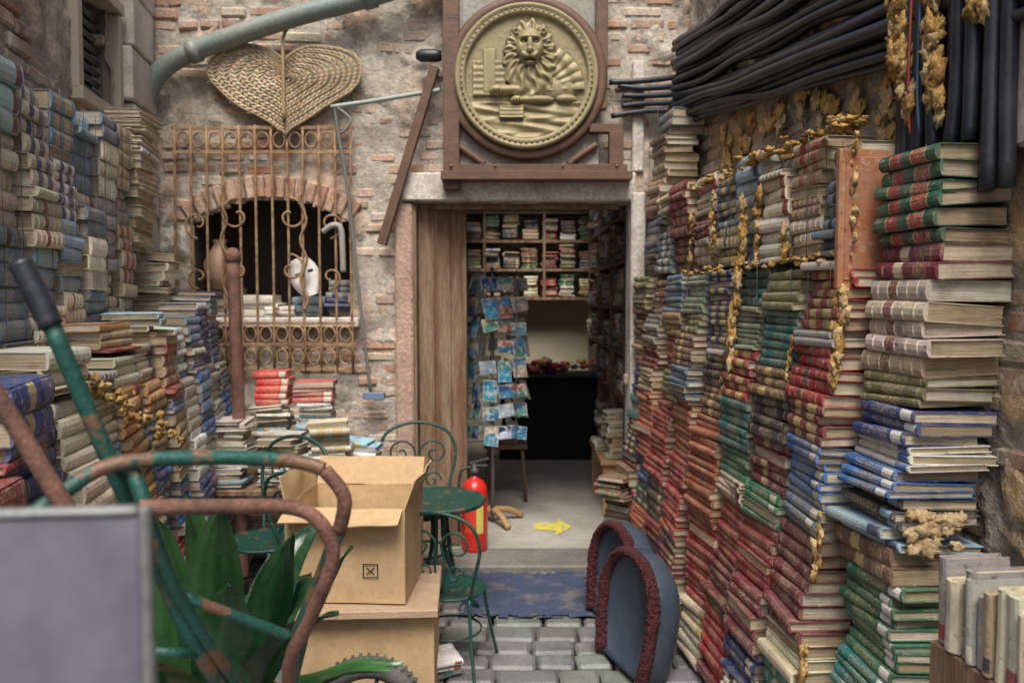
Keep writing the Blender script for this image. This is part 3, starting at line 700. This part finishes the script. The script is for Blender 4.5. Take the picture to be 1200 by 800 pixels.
sh=empty("bookshelf",(-.8,7.4,0)); mb=MB()
for z in (.3,.7,1.1,1.5,1.9,2.3): mb.box((-.80,7.3,z),(.26,2.4,.03))
mb.obj("shelf_boards",[WOOD],sh)
mb=MB()
for z in (.32,.72,1.12,1.52,1.92):
    for k in range(8): stack("x",(-.66,6.25+k*.28),PI,z+R.uniform(.18,.34),z,.22,(),ip,W=.2,mb=mb,jit=2,flip=.2,tm=1.2)
mb.obj("shelf_books",[COVER,PAGE],sh)
mb=MB(); mb.box((.35,8.1,.42),(.95,.6,.82),b=.02); mb.box((.35,8.1,.845),(1.0,.65,.03),b=.01)
for k in range(40): mb.blob((.35+R.uniform(-.4,.4),7.95+R.uniform(-.1,.25),.88+R.uniform(0,.11)),R.uniform(.02,.06),(*jc(R.choice([C['orange'],C['crimson'],C['crimson'],C['navy'],C['tan'],C['black']])),1),1,amp=.8,sq=(1.3,1,.7))
mb.obj("cluttered_desk",[DARK,ATTR])
mb=MB(); mb.box((.78,6.2,.42),(.26,.9,.035),b=.004)
for y in (5.8,6.6): mb.box((.78,y,.21),(.22,.03,.40))
mb.obj("wooden_bench",[PALEWOOD])
mb=MB()
stack("x",(.70,5.9),0,.78,.44,.22,(),('white','cream','tan','grey'),W=.16,mb=mb,jit=3,flip=.6); stack("x",(.69,6.25),0,.70,.44,.22,(),ip,W=.16,mb=mb,jit=3,flip=.4)
mb.obj("bench_books",[COVER,PAGE])
stack("book_stack",(.60,4.55),.9,.60,.05,.19,(),('white','cream','tan','beige','brown'),W=.17,jit=3,flip=.5)
rk=empty("postcard_rack",(-.14,5.6,0)); mb=MB(); X,Y=-.14,5.6
mb.tube([(X,Y,.05),(X,Y,1.84)],.014,seg=8,res=1)
for z in (.64,1.0,1.4,1.8): mb.tube([(X+.17*s,Y+.17*t,z) for s,t in ((-1,-1),(1,-1),(1,1),(-1,1))],.004,seg=5,res=1,cyc=True)
for s,t in ((-1,-1),(1,-1),(1,1),(-1,1)): mb.tube([(X+.17*s,Y+.17*t,.62),(X+.17*s,Y+.17*t,1.82)],.004,seg=5,res=1)
mb.obj("wire_frame",[GREYM],rk)
CARDP=generic("postcard_print",None,(.75,.72,.66),26,.52,.58,.5,.35,bs=38,bst=0,fine=.8)
mb=MB(); cc=[(.06,.22,.42),(.40,.50,.56),(.05,.33,.50),(.60,.50,.35),(.04,.08,.22),(.15,.38,.55),(.50,.16,.10),(.10,.28,.25)]
for a in range(4):
    B=Matrix.Translation((X,Y,0))@Matrix.Rotation(a*PI/2+.5,4,'Z')
    for r in range(8):
        for k in (-1,0,1):
            if R.random()<.08: continue
            M=B@Matrix.Translation((k*.115+R.gauss(0,.006),-.185+R.uniform(-.02,.01),.70+r*.145+R.gauss(0,.008)))@Matrix.Rotation(-.2+R.gauss(0,.08),4,'X')@Matrix.Rotation(R.gauss(0,.09),4,'Y')
            c0=R.choice(cc); c1=jc(R.choice(cc),.3); w,h=.052,.073
            if R.random()<.4: w,h=.062,.045
            mb.add([(-w,-.001,-h),(w,-.001,-h),(w,-.001,h),(-w,-.001,h),(-w*.94,-.003,-h*.94),(w*.94,-.003,-h*.94),(w*.94,-.003,h*.05),(w*.94,-.003,h*.94),(-w*.94,-.003,h*.94),(-w*.94,-.003,-h*.1),(0,-.003,h*.25)],
              [[0,1,2,3],[4,5,6,10,9],[9,10,6,7,8]],[(.7,.68,.62,1),(*jc(c0,.3),1),(*c1,1)],0,False,M)
mb.obj("postcards",[CARDP],rk)
mb=MB()
for a in range(4):
    ca,sa=math.cos(a*PI/2+.5),math.sin(a*PI/2+.5)
    mb.tube([(X+.02*ca,Y+.02*sa,.12),(X+.14*ca,Y+.14*sa,.10),(X+.24*ca,Y+.24*sa,.045)],.022,seg=8)
mb.obj("wooden_base",[PALEWOOD],rk)
mb=MB(); mb.box((-.05,6.3,.46),(.34,.30,.035),b=.008)
for s in (-1,1):
    for t in (-1,1): mb.tube([(-.05+s*.13,6.3+t*.11,.45),(-.05+s*.16,6.3+t*.14,.03)],.014,seg=8,res=1)
mb.obj("stool",[WOODH])
fe=empty("fire_extinguisher",(-.24,4.98,.05)); mb=MB(); q=(-.235,4.92,.048)
mb.lathe([(0,0),(.078,0),(.082,.012),(.082,.36),(.076,.40),(.055,.435),(.03,.45),(.024,.455),(.024,.48),(0,.48)],q,28); mb.obj("cylinder_body",[REDP],fe)
mb=MB(); mb.lathe([(.0,0),(.03,0),(.03,.035),(.015,.04),(.015,.07),(0,.07)],(q[0],q[1],q[2]+.475),14,(.05,.05,.05,1))
mb.box((q[0]+.03,q[1],q[2]+.56),(.13,.025,.012),Matrix.Rotation(-.25,4,'Y'),(.04,.04,.04,1)); mb.box((q[0]+.03,q[1],q[2]+.53),(.11,.02,.012),None,(.04,.04,.04,1))
mb.tube([(q[0]-.02,q[1],q[2]+.52),(q[0]-.08,q[1]-.02,q[2]+.50),(q[0]-.10,q[1]-.03,q[2]+.36),(q[0]-.095,q[1]-.03,q[2]+.12)],.010,(.03,.03,.03,1))
vs=[];fs=[]
for i in range(9):
    a=-PI/2-.75+1.5*i/8
    for z in (.12,.30): vs.append((q[0]+.0835*math.cos(a),q[1]+.0835*math.sin(a),q[2]+z))
mb.add(vs,[[2*i,2*i+2,2*i+3,2*i+1] for i in range(8)],[(.62,.55,.12,1) if i in (5,6,7) else (.62,.05,.03,1) for i in range(8)])
mb.obj("valve_hose_and_label",[ATTR],fe)

# ------------------------------------------------------------------ table with books, back left
mb=MB(); mb.box((-1.22,4.42,.60),(.98,.62,.035),b=.006)
for x in (-1.66,-.78):
    for y in (4.16,4.68): mb.box((x,y,.30),(.045,.045,.57))
mb.obj("display_table",[WOOD])
mb=MB(); wp=('white','white','cream','white','sky')
for x,y,zt,n in ((-1.52,4.25,.98,0),(-1.25,4.28,.90,0),(-.97,4.22,.98,0),(-1.36,4.55,1.02,0),(-1.10,4.5,1.04,0),(-.86,4.35,.84,0),(-1.12,4.18,.78,0)):
    stack("x",(x,y-.1),PI/2+R.uniform(-.2,.2),zt,.62,.21,(),wp,W=.17,mb=mb,jit=3,flip=.45,tm=.75)
stack("x",(-1.36,4.45),PI/2,1.21,1.02,.19,[(6,(.60,.06,.06),'cream',2,.035)],W=.15,mb=mb,jit=1.5)
stack("x",(-1.10,4.42),PI/2,1.16,1.04,.25,[(5,(.58,.12,.13),'cream',2,.03)],W=.15,mb=mb,jit=1.5,flip=.2)
mb.obj("display_book_piles",[COVER,PAGE])

# ------------------------------------------------------------------ garden furniture
def chair(x,y,rot,s=1.):
    e=empty("garden_chair",(x,y,0)); M=Matrix.Translation((x,y,0))@Matrix.Rotation(rot,4,'Z')@Matrix.Scale(s,4); mb=MB(); r=.0095
    mb.lathe([(.0,.445),(.17,.445),(.195,.452),(.20,.445),(.19,.435),(0,.437)],(0,0,0),28,M=M)
    mb.obj("seat",[GREENM],e); mb=MB()
    for sx in (-1,1):
        mb.tube([(sx*.15,-.13,.44),(sx*.17,-.16,.25),(sx*.21,-.20,.015)],r,M=M,seg=7)
        mb.tube([(sx*.15,.14,.44),(sx*.17,.18,.25),(sx*.21,.24,.015)],r,M=M,seg=7)
    mb.tube([(.17*math.cos(a*PI/5),.17*math.sin(a*PI/5),.22) for a in range(10)],.006,M=M,seg=6,res=2,cyc=True)
    mb.obj("legs",[GREENM],e); mb=MB()
    hoop=[(-.15,.13,.44),(-.19,.17,.58),(-.225,.20,.74),(-.17,.22,.87),(0,.23,.92),(.17,.22,.87),(.225,.20,.74),(.19,.17,.58),(.15,.13,.44)]
    mb.tube(hoop,r,M=M,seg=8)
    for sx in (-1,1):
        sp=[(sx*(.10-.085*(1-k/16)*math.cos(k*.62)), .20, .74+.085*(1-k/16)*math.sin(k*.62)) for k in range(15)]
        mb.tube([(0,.15,.47),(sx*.03,.17,.60)]+sp,.0065,M=M,seg=6,res=3)
        sp=[(sx*(.085+.055*(1-k/14)*math.cos(k*.65)), .18, .58+.055*(1-k/14)*math.sin(k*.65)) for k in range(13)]
        mb.tube(sp,.0065,M=M,seg=6,res=3)
    mb.obj("scrolled_back",[GREENM],e)
chair(-.52,4.38,.15,.98); chair(-.27,3.42,2.9,.80); chair(-1.20,3.82,-.5,1.0); chair(-.90,3.75,2.6,.9)
mb=MB(); tx,ty=-.38,3.98
mb.lathe([(0,.605),(.22,.605),(.242,.612),(.248,.60),(.24,.585),(0,.590)],(tx,ty,0),40)
for k in range(3):
    a=k*2*PI/3+.4; mb.tube([(tx+.03*math.cos(a),ty+.03*math.sin(a),.59),(tx+.05*math.cos(a),ty+.05*math.sin(a),.3),(tx+.22*math.cos(a),ty+.22*math.sin(a),.015)],.011,seg=8)
mb.obj("round_garden_table",[GREENM])
mb=MB(); stack("x",(-.50,4.26),PI/2+.2,.52,.44,.24,[(3,'sky','navy',2,.012),(2,'slate','white',2,.02)],W=.2,mb=mb,jit=2); stack("x",(-.30,3.30),PI/2+.4,.10,.01,.2,[(3,'white','crimson',2,.012),(2,'sky','white',2,.02)],W=.16,mb=mb,jit=4); mb.obj("magazine_pile",[COVER,PAGE])

# ------------------------------------------------------------------ gondola style seat backs
def seat_back(x,y,rot,h,w,tilt=.1):
    e=empty("padded_seat_back",(x,y,0)); M=Matrix.Translation((x,y,.02))@Matrix.Rotation(rot,4,'Z')@Matrix.Rotation(tilt,4,'X')
    out=[]; n=30
    for i in range(n+1):
        a=PI*i/n; out.append((w/2*math.cos(a)*(1+.06*math.sin(a)), h-w*.55+w*.55*math.sin(a)))
    out=[(w/2*.82,0),(w/2*.96,h*.25)]+out+[(-w/2*.96,h*.25),(-w/2*.82,0)]
    mb=MB(); k=len(out); vs=[]; fs=[]
    lay=[(.02,.86),(-.012,.93),(.0,.97),(.03,1.0),(.08,.99),(.12,.93),(.145,.82),(.155,.6)]
    for (yy,sc) in lay:
        for (px,pz) in out: vs.append((px*sc,yy,.0+(pz-h*.4)*sc+h*.4))
    for l in range(len(lay)-1):
        for i in range(k): j=(i+1)%k; fs.append([l*k+i,l*k+j,(l+1)*k+j,(l+1)*k+i])
    vs.append((0,.035,h*.45)); vs.append((0,.16,h*.45))
    for i in range(k): fs.append([i,(i+1)%k,len(vs)-2]); fs.append([(len(lay)-1)*k+i,(len(lay)-1)*k+(i+1)%k,len(vs)-1])
    mb.add(vs,fs,smooth=True,M=M); mb.obj("vinyl_shell",[BLUEV],e)
    mb=MB()
    mb.tube([(px*.95,-.004,(pz-h*.4)*.95+h*.4) for px,pz in out],.025,M=M,seg=10,res=3)
    P=[(px*.95,(pz-h*.4)*.95+h*.4) for px,pz in out]
    for i in range(len(P)-1):
        L=math.hypot(P[i+1][0]-P[i][0],P[i+1][1]-P[i][1])
        for q in range(int(L/.0009)):
            t=R.random(); px=P[i][0]*(1-t)+P[i+1][0]*t; pz=P[i][1]*(1-t)+P[i+1][1]*t
            a=R.uniform(0,2*PI); c=M@Vector((px+.022*math.cos(a),-.004-.023*math.sin(a),pz+.014*math.cos(a)))
            mb.blob(c,R.uniform(.004,.008),(1,1,1,1),amp=.9,seg=5,rings=4)
    mb.obj("fleece_trim",[FUR],e)
seat_back(.47,3.36,-1.22,.52,.46,-.12); seat_back(.47,3.84,-1.22,.50,.44,-.10)

# ------------------------------------------------------------------ cardboard boxes
def carton(x,y,z,w,d,h,rot,open_=True,mark=False):
    e=empty("cardboard_box",(x,y,z)); M=Matrix.Translation((x,y,z))@Matrix.Rotation(rot,4,'Z'); mb=MB(); t=.005
    def b(c,s,R_=None,m=0): mb.box((0,0,0),s,M@Matrix.Translation(c)@(R_ if R_ else Matrix()),m=m,b=.0015)
    def panel(w_,h_,T,amp=.006):
        nx_,nz_=14,10; vs=[];fs=[]; sd=R.uniform(0,50)
        for s_ in (0,1):
            for j in range(nz_+1):
                for i in range(nx_+1):
                    u_=-w_/2+w_*i/nx_; v_=h_*j/nz_
                    e_=math.sin(PI*i/nx_)*(.4+.6*j/nz_)
                    vs.append((u_,(-.0025 if s_==0 else .0025)+amp*e_*noise.noise(Vector((u_*7+sd,v_*7,0)))*1.6,v_))
        n_=(nx_+1)*(nz_+1)
        for s_ in (0,1):
            for j in range(nz_):
                for i in range(nx_): k=s_*n_+j*(nx_+1)+i; fs.append([k,k+1,k+nx_+2,k+nx_+1])
        for i in range(nx_): fs.append([i,i+1,n_+i+1,n_+i]); k=nz_*(nx_+1)+i; fs.append([k,k+1,n_+k+1,n_+k])
        for j in range(nz_):
            for q_ in (0,nx_): k=j*(nx_+1)+q_; fs.append([k,k+nx_+1,n_+k+nx_+1,n_+k])
        mb.add(vs,fs,smooth=False,M=M@T)
    Tr=Matrix.Translation; Rz=lambda a: Matrix.Rotation(a,4,'Z')
    b((0,0,t/2),(w,d,t)); panel(w,h,Tr((0,-d/2,0))); panel(w,h,Tr((0,d/2,0))); panel(d,h,Tr((-w/2,0,0))@Rz(PI/2)); panel(d,h,Tr((w/2,0,0))@Rz(PI/2))
    if open_:
        f=d*.36
        panel(w,f*.85,Tr((0,d/2,h))@Matrix.Rotation(-.5,4,'X'),.02); panel(w*.98,f*.7,Tr((0,-d/2,h))@Matrix.Rotation(1.9,4,'X'),.02)
        panel(d*.96,f*.8,Tr((-w/2,0,h))@Matrix.Rotation(-.2,4,'Y')@Rz(PI/2),.02); panel(d*.96,f*.8,Tr((w/2,0,h))@Matrix.Rotation(.35,4,'Y')@Rz(PI/2),.02)
        for k_ in range(5): # books packed inside
            bw=w*.17; book(mb,M@Matrix.Translation((-w*.42+k_*bw,-d*.3,.01))@Matrix.Rotation(PI/2,4,'Z')@Matrix.Rotation(-PI/2,4,'Y')@Matrix.Scale(1,4) if False else M@Matrix.Translation((-w*.40+k_*bw,-d*.32,h*.55+R.uniform(0,.03))),bw*.95,d*.6,.04,jc(C[R.choice(['cream','slate','crimson','tan'])],.2),C['cream'],4)
    else:
        b((0,-d*.25,h+t*.5),(w,d*.495,t)); b((0,d*.25,h+t*.5),(w,d*.495,t)); b((0,0,h+t+.001),(w*1.0,.05,.0012),m=1)
    if mark:
        for dx in (-.045,.045): b((w*.22+dx*.6,-d/2-.009,h*.35),(.004,.0014,.055),m=2)
        for dz in (-.025,.025): b((w*.22,-d/2-.009,h*.35+dz),(.054,.0014,.004),m=2)
        for a in (.7,-.7): b((w*.22,-d/2-.0092,h*.35),(.040,.0014,.004),Matrix.Rotation(a,4,'Y'),m=2)
    mb.obj("panels",[CARD,TAPE,DARK],e)
carton(-.56,3.17,.0,.50,.44,.42,.05,False)
carton(-.62,3.15,.472,.455,.40,.36,-.06,True,True)
mb=MB()
mb.box((-.57,3.13,.449),(.56,.50,.032),Matrix.Rotation(.06,4,'Z'),b=.004); mb.obj("wooden_board",[generic("raw_plywood",(.46,.33,.22),(.32,.21,.13),4,stretch=(1,5,5))])

# ------------------------------------------------------------------ hand cart
ct=empty("hand_cart",(-.45,1.6,0)); mb=MB(); r=.0125
A=[(-.697,1.2,1.581),(-.638,1.25,1.358),(-.59,1.31,1.16),(-.542,1.40,.943),(-.50,1.75,.55),(-.46,2.2,.22)]
mb.tube(A,r*1.05,seg=12)
Bp=[(-.70,1.12,1.30),(-.668,1.15,1.33),(-.613,1.2,1.366),(-.50,1.28,1.362),(-.38,1.35,1.342),(-.325,1.36,1.325),(-.292,1.365,1.275),(-.305,1.38,1.21),(-.348,1.42,1.116),(-.427,1.5,.894),(-.44,1.8,.5),(-.42,2.2,.22)]
mb.tube(Bp[:6],r,seg=12); mb.tube(Bp[7:],r,seg=12)
mb.tube([(-.571,1.22,1.292),(-.565,1.27,1.19),(-.555,1.32,1.10),(-.527,1.42,.943),(-.49,1.8,.5)],r*.9,seg=10)
mb.tube([(-.559,1.32,1.117),(-.48,1.37,1.06),(-.405,1.43,.998)],r*.75,seg=10); mb.tube([(-.62,1.27,1.15),(-.585,1.25,1.21),(-.57,1.24,1.26)],r*.8,seg=10)
mb.tube([(-.60,1.30,1.03),(-.55,1.36,1.0)],r*.7,seg=8,res=1)
mb.tube([(-.638,1.25,1.358),(-.60,1.23,1.36),(-.571,1.22,1.30)],r,seg=10)
mb.tube([(-.46,2.2,.22),(-.42,2.2,.22)],r,seg=8,res=1)
mb.tube([(-.50,2.2,.22),(-.50,2.70,.2)],r,seg=8,res=1); mb.tube([(-.40,2.2,.22),(-.45,2.70,.2)],r,seg=8,res=1)
mb.obj("green_frame",[CARTG],ct)
mb=MB(); mb.tube([(-.571,1.2,1.301),(-.47,1.24,1.292),(-.37,1.30,1.275),(-.325,1.31,1.25),(-.303,1.32,1.20),(-.318,1.34,1.14),(-.36,1.38,1.05),(-.421,1.46,.90),(-.45,1.8,.5),(-.44,2.2,.22)],r,seg=12)
mb.tube([(-.76,1.05,1.60),(-.71,1.1,1.472),(-.65,1.13,1.33),(-.62,1.2,1.2)],r*1.05,seg=12)
mb.tube(Bp[5:8],r*1.02,seg=12)
mb.obj("rusty_frame",[RUST],ct)
mb=MB(); mb.tube([(-.738,1.195,1.675),(-.72,1.197,1.635),(-.697,1.2,1.579)],.0175,seg=12,rf=lambda t: 1+.12*math.sin(t*26)*.4)
mb.obj("rubber_grip",[BLACKC],ct)
mb=MB(); wc=Vector((-.50,2.66,.20)); MW=Matrix.Translation(wc)@Matrix.Rotation(.12,4,'Z')@Matrix.Rotation(PI/2,4,'X')
mb.lathe([(.160+.037*math.cos(a*PI/8),.034*math.sin(a*PI/8)) for a in range(17)],(0,0,0),48,M=MW,m=0)
for k in range(44):
    a=2*PI*k/44
    for s in (-1,1): mb.box((0,0,0),(.012,.010,.022),MW@Matrix.Rotation(a+s*.04,4,'Z')@Matrix.Translation((.195,0,s*.012)),m=0,b=.002)
mb.lathe([(.128,-.02),(.134,0),(.128,.02)],(0,0,0),40,M=MW,m=1); mb.lathe([(0,.03),(.028,.03),(.028,-.03),(0,-.03)],(0,0,0),16,M=MW,m=1)
for k in range(5): a=2*PI*k/5; mb.tube([(.02*math.cos(a),.02*math.sin(a),0),(.13*math.cos(a),.13*math.sin(a),0)],.007,M=MW,m=1,res=1)
mb.obj("wheel",[TIRE,CARTG],ct)

# ------------------------------------------------------------------ plant
pl=empty("aspidistra_plant",(-.78,1.95,0)); mb=MB()
mb.lathe([(0,0),(.13,0),(.19,.48),(.21,.49),(.21,.54),(.18,.54),(.17,.48),(0,.47)],(-.78,1.98,.02),28,(.30,.13,.07,1)); mb.obj("terracotta_pot",[ATTR],pl)
def leaf(mb,base,az,lean,L,W,curl,twist,col):
    d=Vector((math.cos(az),math.sin(az),0)); s=Vector((-math.sin(az),math.cos(az),0)); vs=[];fs=[]; n=18; p=Vector(base); el=PI/2-lean
    s=(Matrix.Rotation(twist,3,'Z')@s)
    for i in range(n+1):
        t=i/n; w=W*(.05 if t<.16 else math.sin(PI*min(1,(t-.14)/.86)**.8)**.7+.02)*.5
        e=el-curl*t*t; tan=d*math.cos(e)+Vector((0,0,1))*math.sin(e); nrm=tan.cross(s).normalized()
        for k in range(9):
            q=(k-4)/4; vs.append(p+s*w*q+nrm*(w*.28*abs(q))+nrm*.006*math.sin(t*14+q*3+az))
        p=p+tan*(L/n)
    cs=[]
    for i in range(n):
        for k in range(8): fs.append([i*9+k,i*9+k+1,(i+1)*9+k+1,(i+1)*9+k]); f=1+.22*(k%2)-.1; cs.append((col[0]*f,col[1]*f,col[2]*f,1))
    mb.add(vs,fs,cs,0,True)
mb=MB(); G3=[(.018,.065,.024),(.028,.09,.028),(.012,.045,.02)]
for x_,y_,L_,W_,ln,az in ((-.86,1.92,.60,.15,.05,-1.3),(-.74,1.90,.64,.15,.10,-1.0),(-.66,1.98,.56,.13,.18,-.6),(-.95,2.02,.52,.13,.20,-2.2),(-.80,2.06,.62,.14,.05,-1.8),(-.70,1.86,.50,.14,.22,-1.1),(-.90,1.86,.48,.13,.2,-1.9),(-.60,2.04,.52,.12,.3,-.3)):
    leaf(mb,(x_,y_,.52),az,ln,L_,W_,.35,R.uniform(-.3,.3),jc(R.choice(G3),.15))
for k in range(12):
    a=R.uniform(0,2*PI); leaf(mb,(-.78+.09*math.cos(a),1.98+.09*math.sin(a),.50),a,R.uniform(.15,.6),R.uniform(.42,.58),R.uniform(.11,.15),R.uniform(.4,1.2),R.uniform(-.4,.4),jc(R.choice(G3),.2))
for k in range(3): leaf(mb,(-.72,1.98,.54),R.uniform(-.3,.5),R.uniform(.9,1.2),R.uniform(.42,.52),.08,.5,R.uniform(-.3,.3),(.04,.12,.035))
mb.obj("leaves",[LEAF],pl)

# ------------------------------------------------------------------ board in the foreground
nb=empty("plastic_board",(-.40,.66,0)); mb=MB(); MN=Matrix.Translation((-.400,.64,1.22))@Matrix.Rotation(.10,4,'Z')  # framed sheet of milky plastic on legs
mb.box((0,0,0),(.185,.008,.44),MN,m=0,b=.002); mb.obj("panel",[BOARD],nb)
mb=MB()
for s in (-1,1): mb.box((0,0,0),(.008,.014,.458),MN@Matrix.Translation((s*.0965,0,0)),m=0); mb.box((0,0,0),(.184,.014,.008),MN@Matrix.Translation((0,0,s*.225)),m=0)
for s in (-1,1): mb.tube([MN@Vector((s*.09,.012,.1)),(-.40+s*.09,.70,.02)],.008,seg=8,res=1)
mb.obj("frame_and_legs",[GREYM],nb)

# ------------------------------------------------------------------ light, sky, camera
w=bpy.data.worlds.new("World"); scene.world=w; w.use_nodes=True; nt=w.node_tree
sky=nt.nodes.new("ShaderNodeTexSky"); sky.sky_type='NISHITA'; sky.sun_disc=False
sky.sun_elevation=math.radians(58); sky.sun_rotation=math.radians(180); sky.air_density=1.0; sky.dust_density=5.0; sky.ozone_density=.6
nt.links.new(sky.outputs[0], nt.nodes["Background"].inputs[0]); nt.nodes["Background"].inputs[1].default_value=.15
sl=bpy.data.lights.new("sun",'SUN'); sl.energy=3.6; sl.angle=math.radians(30); sl.color=(1,.96,.90)
so=bpy.data.objects.new("sun",sl); so.rotation_euler=(math.radians(32),0,0); scene.collection.objects.link(so)
cd=bpy.data.cameras.new("camera"); cd.lens=27.9; cd.sensor_width=36; cd.clip_end=300; cd.clip_start=.05
cd.dof.use_dof=True; cd.dof.focus_distance=2.5; cd.dof.aperture_fstop=3.2
co=bpy.data.objects.new("camera",cd); co.location=(0,0,1.62); co.rotation_euler=(math.radians(90-3.08),0,0); scene.collection.objects.link(co)
scene.camera=co
scene.view_settings.view_transform='Standard'; scene.view_settings.look='None'; scene.view_settings.exposure=0
